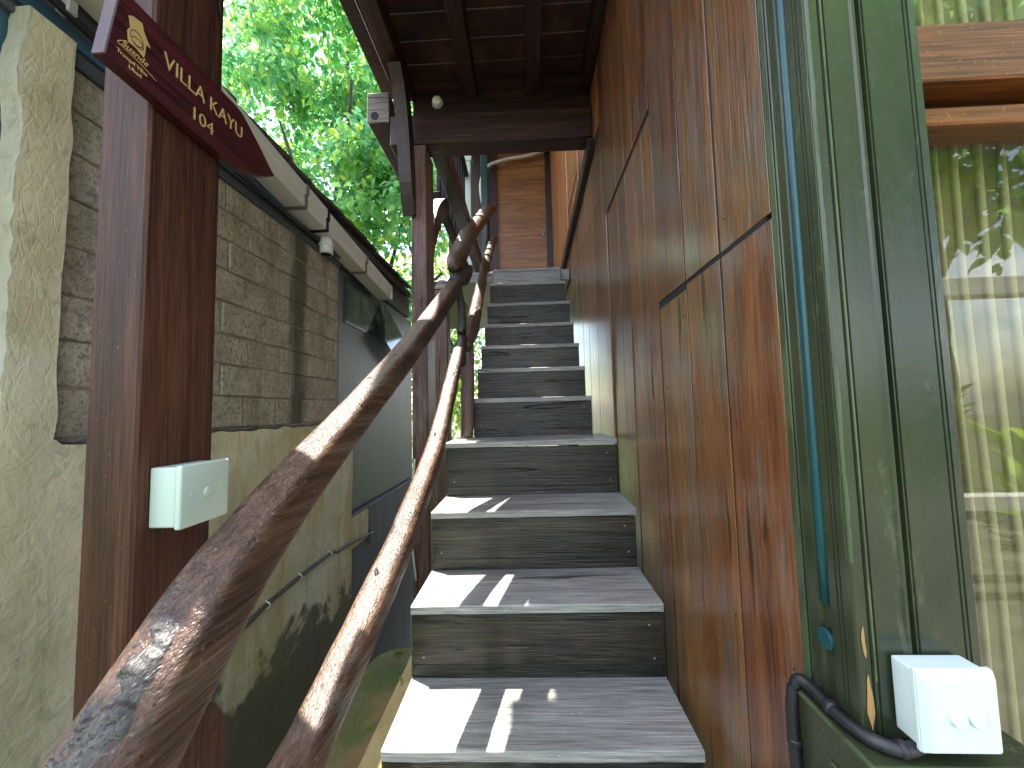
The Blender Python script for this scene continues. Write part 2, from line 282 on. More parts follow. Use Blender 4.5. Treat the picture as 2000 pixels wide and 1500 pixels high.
def catmull(P, n):
    P = [np.array(p, float) for p in P]; P = [2 * P[0] - P[1]] + P + [2 * P[-1] - P[-2]]; out = []
    segs = len(P) - 3
    for i in range(n + 1):
        t = i / n * segs; k = min(int(t), segs - 1); u = t - k; a, b, c, d = P[k:k + 4]
        out.append(0.5 * ((2 * b) + (c - a) * u + (2 * a - 5 * b + 4 * c - d) * u * u + (3 * b - a - 3 * c + d) * u ** 3))
    return out
def tube(name, pts, rad, mat, parent=None, n=40, seg=12, rough=0.0, sq=2.0, caps=True, nscale=9.0, twist=0.0, label=None, smooth=True, flat=1.0):
    """tapered, optionally gnarled log or cable; pts may carry a 4th value = radius"""
    P = [list(p) + ([rad] if len(p) == 3 else []) for p in pts]; Q = catmull(P, n); V = []; F = []
    for i, q in enumerate(Q):
        p = Vector(q[:3]); d = Vector((Q[min(i + 1, n)] - Q[max(i - 1, 0)])[:3]).normalized()
        upv = Vector((0, 0, 1)) if abs(d.z) < 0.95 else Vector((0, 1, 0))
        s = d.cross(upv).normalized(); u = s.cross(d)
        for j in range(seg):
            a = 2 * math.pi * j / seg + twist; ca, sa = math.cos(a), math.sin(a)
            k = (abs(ca) ** sq + abs(sa) ** sq) ** (-1 / sq); r = q[3] * k
            w = p + s * ca * r + u * sa * r * flat
            if rough: w += (s * ca + u * sa) * (noise.noise(w * nscale) * 0.7 + noise.noise(w * nscale * 3.1) * 0.3) * rough * q[3]
            V.append(w)
    for i in range(n):
        for j in range(seg): F.append((i * seg + j, i * seg + (j + 1) % seg, (i + 1) * seg + (j + 1) % seg, (i + 1) * seg + j))
    if caps: F.append(tuple(range(seg))[::-1]); F.append(tuple(n * seg + j for j in range(seg)))
    return mk(name, V, F, mat, parent, smooth, label)
def prism(name, poly, axis, a, b, mat, parent=None, bev=0.0, label=None):
    """polygon (two coordinates) extruded along axis from a to b"""
    f = {'x': lambda p, t: (t, p[0], p[1]), 'y': lambda p, t: (p[0], t, p[1]), 'z': lambda p, t: (p[0], p[1], t)}[axis]
    bm = bmesh.new(); lo = [bm.verts.new(f(p, a)) for p in poly]; hi = [bm.verts.new(f(p, b)) for p in poly]; n = len(poly)
    bm.faces.new(lo[::-1]); bm.faces.new(hi)
    for i in range(n): bm.faces.new((lo[i], lo[(i + 1) % n], hi[(i + 1) % n], hi[i]))
    bmesh.ops.recalc_face_normals(bm, faces=bm.faces)
    if bev: bmesh.ops.bevel(bm, geom=[e for e in bm.edges], offset=bev, segments=1, affect='EDGES')
    return bm_obj(name, bm, mat, parent, False, label)
def disc(name, c, nrm, r, th, mat, parent=None, seg=20, dome=0.0):
    """short turned button: centre c, axis nrm, radius r, thickness th"""
    c = Vector(c); nrm = Vector(nrm).normalized(); a = nrm.orthogonal().normalized(); b = nrm.cross(a); V = []; F = []
    prof = [(r, 0), (r, th * 0.75), (r * 0.9, th), (r * 0.45, th + dome)]
    for (rr, h) in prof:
        for j in range(seg):
            t_ = 2 * math.pi * j / seg; V.append(c + nrm * h + a * math.cos(t_) * rr + b * math.sin(t_) * rr)
    for i in range(len(prof) - 1):
        for j in range(seg): F.append((i * seg + j, i * seg + (j + 1) % seg, (i + 1) * seg + (j + 1) % seg, (i + 1) * seg + j))
    F.append(tuple((len(prof) - 1) * seg + j for j in range(seg)))
    return mk(name, V, F, mat, parent, False)
def sheet(name, f, nu, nv, mat, parent=None, smooth=True, label=None):
    V = [f(i / nu, j / nv) for j in range(nv + 1) for i in range(nu + 1)]
    F = [(j * (nu + 1) + i, j * (nu + 1) + i + 1, (j + 1) * (nu + 1) + i + 1, (j + 1) * (nu + 1) + i) for j in range(nv) for i in range(nu)]
    return mk(name, V, F, mat, parent, smooth, label)
def struct(o): o['kind'] = 'structure'; return o

# ------------------------------------------------------------------ ground
struct(sheet('ground', lambda u, v: (-60 + 120 * u, -60 + 120 * v, -0.5), 4, 4, 'soil'))
# mossy slab beside the stair foot, rounded at its far corner
pl = [(-0.352, 0.02), (-0.352, 1.45)] + [(-0.47 - 0.10 * math.sin(a), 1.36 + 0.095 * math.cos(a)) for a in [R(q) for q in range(0, 91, 10)]] + [(-0.575, 0.02)]
slab = struct(prism('mossy_slab', pl, 'z', -0.5, 0.74, 'mossy_slab', None, 0.006))
kerb = bm_obj('kerb', box_bm(-0.425, -0.354, 0.05, 1.40, 0.742, 0.768, 0.012, 0.003, 3), 'kerb_concrete', slab, True)
box('paving_slab', -0.346, 0.36, -2.2, 0.40, -0.5, 0.25, 'paving_stone', None, 0.01)['kind'] = 'structure'
struct(box('terrace_paving', 0.37, 6.0, -6.0, 0.46, -0.5, 0.24, 'paving_stone', None, 0.01))

# ------------------------------------------------------------------ left outbuilding
shed = empty('outbuilding', (-1.1, 1.9, -0.5), 'low outbuilding left of the stairs, bare blocks over stained yellow plaster with white gutter', 'outbuilding')
box('mortar_core', -1.30, -1.1062, 0.80, 2.20, 1.50, 2.50, 'mortar', shed, 0)
zc = [1.557, 1.677, 1.791, 1.903, 2.023, 2.141, 2.257, 2.365, 2.47]
for i in range(8):
    y = 0.835 - (0.10 if i % 2 else 0.0)
    while y < 2.185:
        ln = 0.205 + random.uniform(-0.012, 0.012); y0, y1 = max(y, 0.835), min(y + ln, 2.19); y += ln
        if y1 - y0 < 0.03: continue
        out = random.uniform(-0.003, 0.003); g = 0.003
        box('block', -1.16, -1.100 + out, y0 + g, y1 - g, zc[i] + g, zc[i + 1] - g, 'concrete_block', shed, 0.003, 0.0025)
# plaster dado with uneven face and crumbled top edge
def dado(u, v):
    y = 0.45 + 1.895 * u; z = -0.5 + 2.045 * v
    d = 0.010 * noise.noise(Vector((y * 2.3, z * 2.3, 1))) + 0.004 * noise.noise(Vector((y * 9, z * 9, 4)))
    if v > 0.999: z += 0.012 * noise.noise(Vector((y * 14, 2, 3))) + (0.012 if y < 0.85 else 0)
    return (-1.082 + d, y, z)
sheet('plaster_dado', dado, 150, 70, 'plaster', shed)
def ledge(u, v):
    y = 0.45 + 1.895 * u; z = 1.548 + 0.012 * noise.noise(Vector((y * 14, 2, 3))) + (0.010 if y < 0.85 else 0)
    x = -1.082 - 0.09 * v; return (x + 0.004 * noise.noise(Vector((y * 30, v * 3, 0))), y, z + 0.016 * v + 0.014 * v * noise.noise(Vector((y * 25, v * 4, 7))))
sheet('crumbled_ledge', ledge, 220, 6, 'rubble', shed)
box('wall_core', -1.30, -1.125, 0.45, 2.34, -0.5, 1.535, 'mortar', shed, 0)
# broken edge of thick plaster left standing beside the blocks
def colm(u, v):
    z = 1.55 + 0.97 * v; e = 0.745 + 0.014 * noise.noise(Vector((0, z * 7, 0))) + 0.006 * noise.noise(Vector((0, z * 30, 0))) + (0.02 if v < 0.15 else 0) * 0
    e2 = 0.838 + 0.008 * noise.noise(Vector((5, z * 9, 0))); y = e + (e2 - e) * min(max((u - 0.15) / 0.7, 0), 1)
    x = -1.078 + 0.006 * noise.noise(Vector((y * 8, z * 6, 2)))
    if u < 0.1: x = -1.125
    if u > 0.9: x = -1.112
    return (x, y, z)
sheet('plaster_strip', colm, 20, 60, 'plaster', shed)
box('blue_board', -1.18, -1.13, 0.45, 0.80, 1.50, 2.62, 'blue_board', shed, 0.003)
box('top_plate', -1.13, -1.092, 0.80, 2.20, 2.475, 2.505, 'dark_board', shed, 0.004, 0.003)
box('fascia_board', -1.16, -1.112, 0.40, 3.60, 2.507, 2.70, 'dark_board', shed, 0.003)
box('fascia_board', -1.1115, -1.1005, 0.40, 2.75, 2.53, 2.575, 'blue_board', shed, 0.002)
# grey panelled end with two small panes
box('wall_panel', -1.20, -1.135, 2.215, 3.74, 0.98, 2.50, 'grey_panel', shed, 0.002)
box('edge_post', -1.17, -1.108, 2.193, 2.214, 1.54, 2.50, 'rubble', shed, 0.003, 0.002)
box('lower_wall', -1.20, -1.098, 2.345, 3.74, -0.5, 0.972, 'grey_wall', shed, 0.004)
box('yellow_patch', -1.104, -1.092, 2.347, 2.62, 0.775, 0.955, 'plaster', shed, 0.004, 0.006)
box('cracked_mortar', -1.106, -1.088, 2.622, 2.69, 0.72, 0.97, 'rubble', shed, 0.004, 0.008)
win = box('window', -1.150, -1.128, 2.33, 2.94, 2.17, 2.47, 'dark_green', shed, 0.002)
box('pane', -1.127, -1.123, 2.352, 2.905, 2.195, 2.425, 'dusty_glass', win, 0.001)
bm = box_bm(-0.004, 0.004, 0.0, 0.50, -0.36, 0.0, 0.001)
for v in bm.verts: v.co = Matrix.Rotation(R(-24), 3, 'X') @ (Matrix.Rotation(R(-9), 3, 'Y') @ v.co) + Vector((-1.10, 2.93, 2.46))
bm_obj('loose_pane', bm, 'dusty_glass', shed)
box('back_wall', -3.6, -3.4, 0.45, 3.74, -0.5, 2.9, 'grey_wall', shed, 0)
box('end_wall', -3.4, -1.31, 0.45, 0.57, -0.5, 2.72, 'plaster', shed, 0)
box('end_wall', -3.4, -1.21, 3.62, 3.74, -0.5, 2.75, 'grey_wall', shed, 0)
# roof: board deck with a row of eaves tiles
roof = prism('roof', [(-1.05, 2.70), (-2.4, 3.13), (-3.8, 2.75), (-3.8, 2.70), (-2.4, 3.07), (-1.05, 2.655)], 'y', 0.30, 3.45, 'roof_tile', shed)
yy = 0.30
while yy < 3.35:
    w = 0.175; z0 = 2.722 + random.uniform(-0.008, 0.008) - 0.02 * max(0, yy - 2.4)
    P = []
    for (u, s) in ((0, 0), (1, 0), (1, 1), (0, 1)):
        P.append((-1.03 - 0.34 * s, yy + w * u, z0 + 0.11 * s + 0.010 * u))
    V = P + [(p[0], p[1], p[2] + 0.022) for p in P]
    mk('roof_tile', V, [(3, 2, 1, 0), (4, 5, 6, 7), (0, 1, 5, 4), (1, 2, 6, 5), (2, 3, 7, 6), (3, 0, 4, 7)], 'roof_tile', roof); yy += w - 0.012
# gutter
gut = empty('roof_gutter', (-1.04, 1.6, 2.6), 'white square plastic gutter under the dark eaves of the low outbuilding', 'gutter')
def gz(y): return 2.632 - 0.098 * (y - 0.95)
def channel(name, y0, y1, mat, o=0.0, hgt=0.10):
    pr = [(-1.098, 0), (-1.006, 0), (-1.002, 0.004), (-1.002, hgt * 0.55), (-0.995, hgt * 0.62), (-0.995, hgt), (-1.001, hgt), (-1.0015, hgt * 0.66), (-1.008, hgt * 0.58), (-1.008, 0.007), (-1.092, 0.006), (-1.092, hgt), (-1.098, hgt)]
    cx = -1.047; V = []; n = len(pr)
    for y in (y0, y1):
        for (x, z) in pr: V.append((cx + (x - cx) * (1 + o), y, gz(y) + (z - hgt / 2) * (1 + o) + hgt / 2))
    F = [(i, (i + 1) % n, n + (i + 1) % n, n + i) for i in range(n)] + [tuple(range(n))[::-1], tuple(range(n, 2 * n))]
    return mk(name, V, F, mat, gut)
channel('channel', 0.32, 1.675, 'gutter_white'); channel('channel', 1.895, 2.35, 'gutter_white'); channel('channel', 2.352, 2.80, 'gutter_white')
channel('coupler', 1.69, 1.86, 'gutter_white', 0.05); channel('joint_or_gap', 1.672, 1.692, 'gutter_joint', 0.10); channel('joint_or_gap', 2.335, 2.36, 'gutter_joint', 0.09); channel('joint_or_gap', 1.86, 1.90, 'black_void', -0.03)  # last black piece paints the shade of an open gap between sections
box('end_cap', -1.10, -0.993, 2.80, 2.808, gz(2.8), gz(2.8) + 0.1, 'gutter_white', gut, 0.002)
op = tube('outlet', [(-1.045, 1.95, gz(1.95) + 0.0), (-1.045, 1.95, gz(1.95) - 0.085)], 0.033, 'gutter_white', gut, 4, 20)
disc('rim', (-1.045, 1.95, gz(1.95) - 0.03), (0, 0, -1), 0.038, 0.012, 'gutter_white', op)
tube('pipe_mouth', [(-1.045, 1.95, gz(1.95) - 0.080), (-1.045, 1.95, gz(1.95) - 0.0875)], 0.027, 'black_void', op, 2, 20)
cd = tube('conduit', [(-1.07, 0.42, 2.597), (-1.07, 0.6, 2.59), (-1.07, 1.4, 2.52), (-1.075, 2.15, 2.515)], 0.011, 'black_rubber', None, 30, 10)
tag(cd, 'thin black conduit running along the wall top beneath the white gutter', 'conduit')
mk('clip', *(lambda b: ([v.co for v in b.verts], [[v.index for v in f.verts] for f in b.faces]))(box_bm(-1.09, -1.054, 0.80, 0.822, 2.565, 2.602, 0.003)), 'steel', cd)

# ------------------------------------------------------------------ wall cable
wc = tube('wall_cable', [(-1.068, 1.0, 0.72), (-1.068, 1.45, 0.825), (-1.068, 1.70, 0.852), (-1.066, 2.05, 0.862), (-1.07, 2.15, 0.842), (-1.07, 2.35, 0.83), (-1.08, 2.66, 0.785)], 0.0085, 'grey_cable', None, 50, 8, 0.1)
tag(wc, 'grey cable clipped along the stained plaster at the foot of the outbuilding', 'cable')
for (y, z) in ((1.36, 0.803), (1.56, 0.84), (1.78, 0.857), (2.05, 0.862)):
    tube('clip', [(-1.074, y, z - 0.016), (-1.058, y, z - 0.006), (-1.056, y, z + 0.006), (-1.074, y, z + 0.017)], 0.003, 'white_cable', wc, 10, 6)

# ------------------------------------------------------------------ staircase
stair = empty('staircase', (0.0, 0.9, 0.25), 'steep dark wooden staircase with worn grey treads climbing beside the plank wall', 'staircase')
SY = [0.40, 0.64, 0.887, 1.109, 1.343, 1.585, 1.865, 2.045, 2.240, 2.445, 2.63, 2.85, 3.19]
SZ = [0.452, 0.655, 0.859, 1.056, 1.253, 1.471, 1.660, 1.824, 1.982, 2.155, 2.345, 2.562, 2.795]
SX = [(-0.342, 0.358)] * 6 + [(-0.262, 0.312)] * 7
def worn_board(name, x0, x1, y0, y1, z0, z1, tl, mat, parent, seed):
    c = 0.003; V = []; F = []; n = 28
    for k in range(n + 1):
        x = x0 + (x1 - x0) * k / n; w = 0.0022 * noise.noise(Vector((x * 9, seed, 0))) + 0.0012 * noise.noise(Vector((x * 40, seed, 5))); d = 0.0018 * noise.noise(Vector((x * 11, seed, 9))); hz = tl * k / n
        cc = c + 0.0025 * abs(noise.noise(Vector((x * 16, seed, 3))))
        for (y, z) in ((y0 + w, z0), (y1, z0), (y1, z1), (y0 + w + cc * 1.5, z1 + d * 0.3), (y0 + w + cc * 0.4, z1 - cc * 0.35 + d * 0.5), (y0 + w, z1 - cc)): V.append((x, y, z + hz))
    for k in range(n):
        for j in range(6): F.append((k * 6 + j, k * 6 + (j + 1) % 6, k * 6 + 6 + (j + 1) % 6, k * 6 + 6 + j))
    F += [tuple(range(6))[::-1], tuple(n * 6 + j for j in range(6))]
    o = mk(name, V, F, mat, parent); bm = bmesh.new(); bm.from_mesh(o.data); bmesh.ops.recalc_face_normals(bm, faces=bm.faces); bm.to_mesh(o.data); bm.free(); return o
for i in range(13):
    x0, x1 = SX[i]; y0 = SY[i]; z1 = SZ[i]; zb = SZ[i - 1] if i else 0.25
    y1 = SY[i + 1] if i < 12 else 3.45
    tl = 0.006 if i < 6 else 0.0
    strip = (0.038, 0.032, 0.030, 0.034, 0.036, 0.034, 0.032)[i] if i < 7 else 0.0
    # tread: two boards
    ym = y0 + (y1 - y0) * (0.44 if i % 2 == 0 else 0.60)
    for (a, b) in ((y0 - 0.004, ym - 0.001), (ym + 0.001, y1 + 0.02)):
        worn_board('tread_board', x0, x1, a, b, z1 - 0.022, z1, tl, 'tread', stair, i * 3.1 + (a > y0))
    sp = z1 - 0.023; lo = zb + 0.004 + strip
    rb = box_bm(x0 + 0.003, x1 - 0.002, y0, y0 + 0.024, lo + 0.0004, sp, 0.0015)
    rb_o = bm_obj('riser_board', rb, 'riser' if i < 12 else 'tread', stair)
    for s in ((x0 + 0.035, lo + 0.02), (x1 - 0.03, lo + 0.018), (x1 - 0.04, sp - 0.03)):
        if i < 7: disc('screw', (s[0], y0 + 0.0015, s[1]), (0, -1, 0), 0.0024, 0.0025, 'steel', rb_o, 8)
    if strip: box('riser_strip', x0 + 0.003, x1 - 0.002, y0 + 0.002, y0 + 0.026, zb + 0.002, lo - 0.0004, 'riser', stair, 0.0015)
    box('side_cheek', x0 + 0.0, x0 + 0.0025, y0 + 0.001, y0 + 0.026, zb + 0.003, sp, 'worn_edge', stair, 0.0)
for x in (-0.20, 0.22):
    beam('carriage_beam', (x, 0.70, 0.33), (x, 3.36, 2.53), 0.05, 0.14, 'brown_timber_y', stair)

# ------------------------------------------------------------------ rustic handrail
hr = empty('stair_handrail', (-0.33, 0.9, 0.74), 'gnarled log handrail of two crooked poles along the left side of the stairs', 'handrail')
U = [(-0.335, 0.17, 1.190, 0.0344), (-0.332, 0.25, 1.274, 0.0361), (-0.33, 0.323, 1.345, 0.0353), (-0.33, 0.362, 1.380, 0.0344), (-0.33, 0.40, 1.414, 0.0335), (-0.33, 0.448, 1.448, 0.0318), (-0.33, 0.545, 1.505, 0.0297), (-0.33, 0.703, 1.586, 0.0284), (-0.33, 0.88, 1.678, 0.0284), (-0.33, 1.066, 1.776, 0.0292), (-0.33, 1.36, 1.945, 0.0310), (-0.33, 1.654, 2.118, 0.0310), (-0.33, 1.82, 2.212, 0.0292)]
up_rail = tube('upper_rail', U, 0, 'rail', hr, 260, 48, 0.05, 4.6, nscale=9)
tube('rail_tip', [(-0.33, 1.79, 2.205, 0.034), (-0.325, 1.92, 2.285, 0.040), (-0.32, 2.05, 2.35, 0.034), (-0.31, 2.17, 2.43, 0.016)], 0, 'dark_rail', hr, 30, 16, 0.5, 2.5, nscale=14)
tube('upper_rail', [(-0.350, 1.83, 2.30, 0.026), (-0.345, 1.88, 2.35, 0.040), (-0.337, 2.0, 2.45, 0.046), (-0.335, 2.2, 2.62, 0.046), (-0.33, 2.42, 2.77, 0.044), (-0.31, 2.99, 3.17, 0.046), (-0.30, 3.5, 3.50, 0.044), (-0.295, 3.72, 3.61, 0.034)], 0, 'rail', hr, 120, 24, 0.22, 3.0, nscale=11)
Lw = [(-0.33, 0.30, 1.045, 0.0299), (-0.322, 0.42, 1.105, 0.0299), (-0.314, 0.549, 1.148, 0.0299), (-0.308, 0.69, 1.208, 0.0299), (-0.30, 0.848, 1.282, 0.0299), (-0.30, 1.0, 1.355, 0.0291), (-0.30, 1.171, 1.445, 0.0283), (-0.30, 1.338, 1.558, 0.0273), (-0.30, 1.556, 1.748, 0.0265), (-0.298, 1.69, 1.866, 0.0257)]
tube('lower_rail', Lw, 0, 'rail', hr, 220, 40, 0.10, 3.4, nscale=10)
tube('lower_rail', [(-0.285, 1.78, 1.90, 0.030), (-0.275, 2.0, 2.05, 0.034), (-0.285, 2.34, 2.315, 0.034), (-0.29, 2.83, 2.69, 0.033), (-0.285, 3.40, 3.11, 0.033), (-0.27, 3.7, 3.30, 0.03)], 0, 'rail', hr, 70, 18, 0.25, 2.3, nscale=8)
tube('rail_fork', [(-0.297, 1.66, 1.815, 0.032), (-0.295, 1.76, 1.93, 0.022), (-0.30, 1.79, 2.08, 0.019), (-0.32, 1.80, 2.21, 0.018)], 0, 'dark_rail', hr, 24, 12, 0.3, 2.4)
tube('baluster', [(-0.279, 1.805, 1.476, 0.021), (-0.278, 1.805, 1.60, 0.027), (-0.28, 1.82, 1.80, 0.031), (-0.282, 1.83, 1.95, 0.029)], 0, 'post_red', hr, 24, 14, 0.12, 3.5)
# knob of burr wood on the near end and rounded foot board
tube('burr', [(-0.340, 0.19, 1.222, 0.0245), (-0.336, 0.25, 1.287, 0.0290), (-0.333, 0.30, 1.336, 0.0292), (-0.332, 0.335, 1.368, 0.0280), (-0.333, 0.370, 1.405, 0.0225)], 0, 'dark_rail', hr, 240, 64, 0.34, 2.8, nscale=48)
pf = [(0.318, 0.74)] + [(0.356 - 0.038 * math.cos(a), 1.278 + 0.060 * math.sin(a)) for a in [R(q) for q in range(0, 181, 15)]] + [(0.394, 0.74)]
prism('foot_board', pf, 'x', -0.353, -0.303, 'near_post', hr, 0.006)
nw = box('newel_post', -0.448, -0.382, 1.86, 1.93, -0.5, 2.21, 'post_red', hr, 0.006)
mk('post_cap', [(-0.448, 1.86, 2.2105), (-0.382, 1.86, 2.2105), (-0.382, 1.93, 2.2105), (-0.448, 1.93, 2.2105), (-0.43, 1.88, 2.262), (-0.40, 1.88, 2.262), (-0.40, 1.91, 2.262), (-0.43, 1.91, 2.262)], [(0, 1, 5, 4), (1, 2, 6, 5), (2, 3, 7, 6), (3, 0, 4, 7), (4, 5, 6, 7), (3, 2, 1, 0)], 'grey_end', nw)
tube('baluster', [(-0.325, 3.4, 2.75), (-0.32, 3.4, 3.40)], 0.022, 'brown_timber_z', hr, 6, 12, 0.1, 3.5)
tube('peg', [(-0.385, 1.86, 2.165), (-0.31, 1.83, 2.215)], 0.012, 'dark_rail', hr, 4, 10)

# ------------------------------------------------------------------ porch structure over the stairs
porch = empty('stair_porch', (-0.1, 1.3, 0.25), 'dark timber canopy over the stair foot with joists, cross beam and curved brackets', 'canopy')
npst = bm_obj('near_post', box_bm(-0.684, -0.600, 0.570, 0.714, -0.5, 3.34, 0.004), 'near_post', porch, label='thick near post with pale reflected light on its front')
box('far_post', -0.605, -0.520, 2.0, 2.17, -0.5, 3.07, 'post_red', porch, 0.005)
cb = box('cross_beam', -0.72, 0.392, 2.0, 2.12, 3.072, 3.242, 'brown_timber_x', porch, 0.004)
box('side_beam', -0.845, -0.722, 2.004, 3.3, 3.206, 3.377, 'brown_timber_y', porch, 0.006, 0.003)
box('beam_end', -0.847, -0.7215, 1.992, 2.003, 3.204, 3.379, 'grey_end', porch, 0.004, 0.003)
disc('bolt_hole', (-0.803, 1.9918, 3.245), (0, -1, 0), 0.022, 0.001, 'black_void', porch)
box('upper_beam', -0.60, 0.392, 2.03, 2.13, 3.245, 3.46, 'brown_timber_x', porch, 0.004)
for (xa, xb) in ((-0.685, -0.592), (-0.310, -0.235), (0.035, 0.112), (0.340, 0.392)):
    box('joist', xa, xb, 0.55, 2.028, 3.343, 3.458, 'brown_timber_y', porch, 0.004)
yy = 0.55
while yy < 2.12:
    w = random.uniform(0.13, 0.17); box('ceiling_board', -0.91 if yy + w < 1.60 else -0.80, 0.392, yy, min(yy + w - 0.003, 2.14), 3.461, 3.481, 'ceiling_board', porch, 0.002, 0.0006); yy += w  # nearer boards, out of view, are lengthened leftward to shade the treads
box('near_beam', -1.25, 0.392, 0.40, 0.705, 3.485, 3.60, 'brown_timber_x', porch, 0.004)  # unseen beam, run out to the left to shade the handrail's near end
def curved(name, P, x0, x1, mat, w0=0.05, w1=0.09):
    Q = catmull([list(p) for p in P], 16); V = []; F = []
    for i, q in enumerate(Q):
        d = np.array(Q[min(i + 1, 16)]) - np.array(Q[max(i - 1, 0)]); d /= np.linalg.norm(d[:2]); nx, nz = -d[1], d[0]; w = q[2]
        for (s, x) in ((-1, x0), (1, x0), (1, x1), (-1, x1)): V.append((x, q[0] + s * nx * w, q[1] + s * nz * w))
    for i in range(16):
        for j in range(4): F.append((i * 4 + j, i * 4 + (j + 1) % 4, i * 4 + 4 + (j + 1) % 4, i * 4 + 4 + j))
    F += [(3, 2, 1, 0), (64, 65, 66, 67)]; return mk(name, V, F, mat, porch)
curved('bracket', [(1.985, 2.66, 0.012), (1.95, 2.82, 0.040), (1.93, 2.98, 0.045), (1.90, 3.12, 0.045), (1.85, 3.26, 0.05), (1.78, 3.345, 0.05)], -0.640, -0.575, 'brown_timber_z')
curved('bracket', [(2.18, 2.50, 0.012), (2.24, 2.66, 0.045), (2.36, 2.84, 0.055), (2.54, 3.0, 0.055), (2.66, 3.08, 0.05)], -0.60, -0.53, 'brown_timber_z')
box('edge_beam', -0.525, -0.435, 2.125, 4.2, 3.098, 3.225, 'brown_timber_y', porch, 0.005)
lamp = disc('ceiling_lamp', (-0.457, 2.029, 3.325), (0, -1, 0), 0.026, 0.030, 'lamp_lens', None, 20, 0.008)
tag(lamp, 'small round white lamp fixed to the dark beam under the canopy', 'lamp')
disc('base_ring', (-0.457, 2.0295, 3.325), (0, -1, 0), 0.032, 0.010, 'steel', lamp)

# ------------------------------------------------------------------ wooden house on the right
house = empty('wooden_house', (1.4, 2.6, 0.24), 'wooden house right of the stairs with plank side wall, green corner post and glazed front', 'house')
XW = 0.395; ZB, ZT = 0.10, 4.2
box('wall_core', XW + 0.0012, XW + 0.06, 0.62, 5.2, 0.0, 5.3, 'black_void', house, 0)
def board(y0, y1, z0, z1, mat='wall_board', out=0.0):
    bm = bmesh.new(); n = 10; ny = [y0 + 0.0028, y1 - 0.0028]; V = {}
    bm.free(); bo = box('board', XW - out, XW + 0.020, ny[0], ny[1], z0 + 0.001, z1 - 0.001, mat, house, 0.0007, 0.0006)
    if y0 < 1.9 and mat == 'wall_board':
        for zz in (z0 + 0.05 + random.uniform(0, 0.03), z1 - 0.05 - random.uniform(0, 0.03), 1.15 + random.uniform(-0.06, 0.06), 1.62 + random.uniform(-0.06, 0.06), 2.3 + random.uniform(-0.06, 0.06)):
            if z0 < zz < z1 and random.random() < 0.75: disc('nail', (XW - out + 0.0006, y0 + (y1 - y0) * random.choice((0.14, 0.86)), zz), (-1, 0, 0), random.uniform(0.0018, 0.0032), 0.0010, 'black_void', bo, 8)
    return bo
for (a, b) in ((0.605, 0.770), (0.770, 0.935), (0.935, 1.125)):
    board(a, b, ZB, 1.895 - 0.01 * (a > 0.9)); board(a, b, 1.903, ZT, out=random.uniform(0, 0.002))
for (a, b, o) in ((1.128, 1.215, 0), (1.215, 1.30, 0.001), (1.30, 1.42, 0), (1.42, 1.55, 0.001), (1.55, 1.735, 0)):
    board(a, b, ZB, 2.492, out=o); board(a, b, 2.506, ZT, out=0.004)
box('stile', XW - 0.007, XW + 0.02, 1.748, 1.840, ZB, 2.50, 'wall_board', house, 0.002)
board(1.74, 1.845, 2.503, ZT)
for (a, b) in ((1.845, 2.10), (2.10, 2.36), (2.36, 2.60), (2.60, 2.85), (2.85, 3.10), (3.10, 3.40), (3.40, 3.75), (3.75, 4.10)):
    board(a, b, ZB, 2.655); board(a, b, 2.660, 2.965)
for k in range(14):
    a = 1.845 + k * 0.225; board(a, a + 0.222, 3.03, 5.2, 'upper_board')
beam('wall_rail', (XW - 0.016, 1.99, 3.02), (XW - 0.016, 4.1, 2.93), 0.034, 0.075, 'brown_timber_y', house)
box('window_panel', XW - 0.008, XW + 0.001, 2.55, 3.15, 3.25, 4.6, 'door_board', house, 0.004)
for (a, b, c, d) in ((2.50, 2.548, 3.10, 4.7), (3.152, 3.20, 3.10, 4.7)): box('window_stile', XW - 0.014, XW + 0.002, a, b, c, d, 'upper_board', house, 0.004)
# green corner post: moulded profile with grooves and beads
yf = 0.507
prof = [(0.395, 0.6035), (0.395, 0.588), (0.3975, 0.586), (0.395, 0.584), (0.395, 0.568), (0.400, 0.565), (0.400, 0.548), (0.395, 0.545), (0.395, 0.5335), (0.399, 0.532), (0.395, 0.530), (0.395, 0.527), (0.399, 0.5255), (0.395, 0.5235), (0.395, 0.509),
        (0.397, 0.507), (0.410, 0.507), (0.4115, 0.511), (0.413, 0.507), (0.4165, 0.507), (0.418, 0.511), (0.4195, 0.507), (0.452, 0.507), (0.4545, 0.5045), (0.458, 0.5045), (0.4605, 0.507), (0.4620, 0.514), (0.4655, 0.514), (0.4665, 0.507), (0.468, 0.507), (0.4695, 0.511), (0.471, 0.507), (0.522, 0.507), (0.5233, 0.510), (0.5246, 0.507), (0.5275, 0.507), (0.5288, 0.510), (0.530, 0.507), (0.540, 0.508), (0.541, 0.512), (0.541, 0.6035)]
post = prism('corner_post', prof, 'z', 1.196, 4.2, 'green_post', house)
tube('teal_bead', [(0.4005, 0.5565, 1.328), (0.4005, 0.5565, 2.0), (0.4005, 0.5565, 4.15)], 0.0078, 'teal_bead', post, 12, 14, 0.0)
disc('bead_stop', (0.395, 0.5555, 1.283), (-1, 0, 0), 0.0135, 0.004, 'teal_bead', post, 24)
box('edge_strip', 0.3925, 0.3948, 0.5895, 0.6025, 1.20, 4.15, 'worn_edge', post, 0.0008)
def lipping(u, v):   # chipped paint along the outer corner
    z = 1.40 + 2.7 * v; w = 0.0026 + 0.0016 * noise.noise(Vector((0, 0, z * 14))) + 0.0012 * noise.noise(Vector((0, 3, z * 50)))
    a = (0.3946, 0.5095 + w, z); b = (0.3964, 0.5064, z); c = (0.397 + w * 0.9, 0.5067, z)
    return a if u < 0.25 else (b if u < 0.75 else c)
sheet('worn_corner', lipping, 2, 220, 'worn_edge', post)
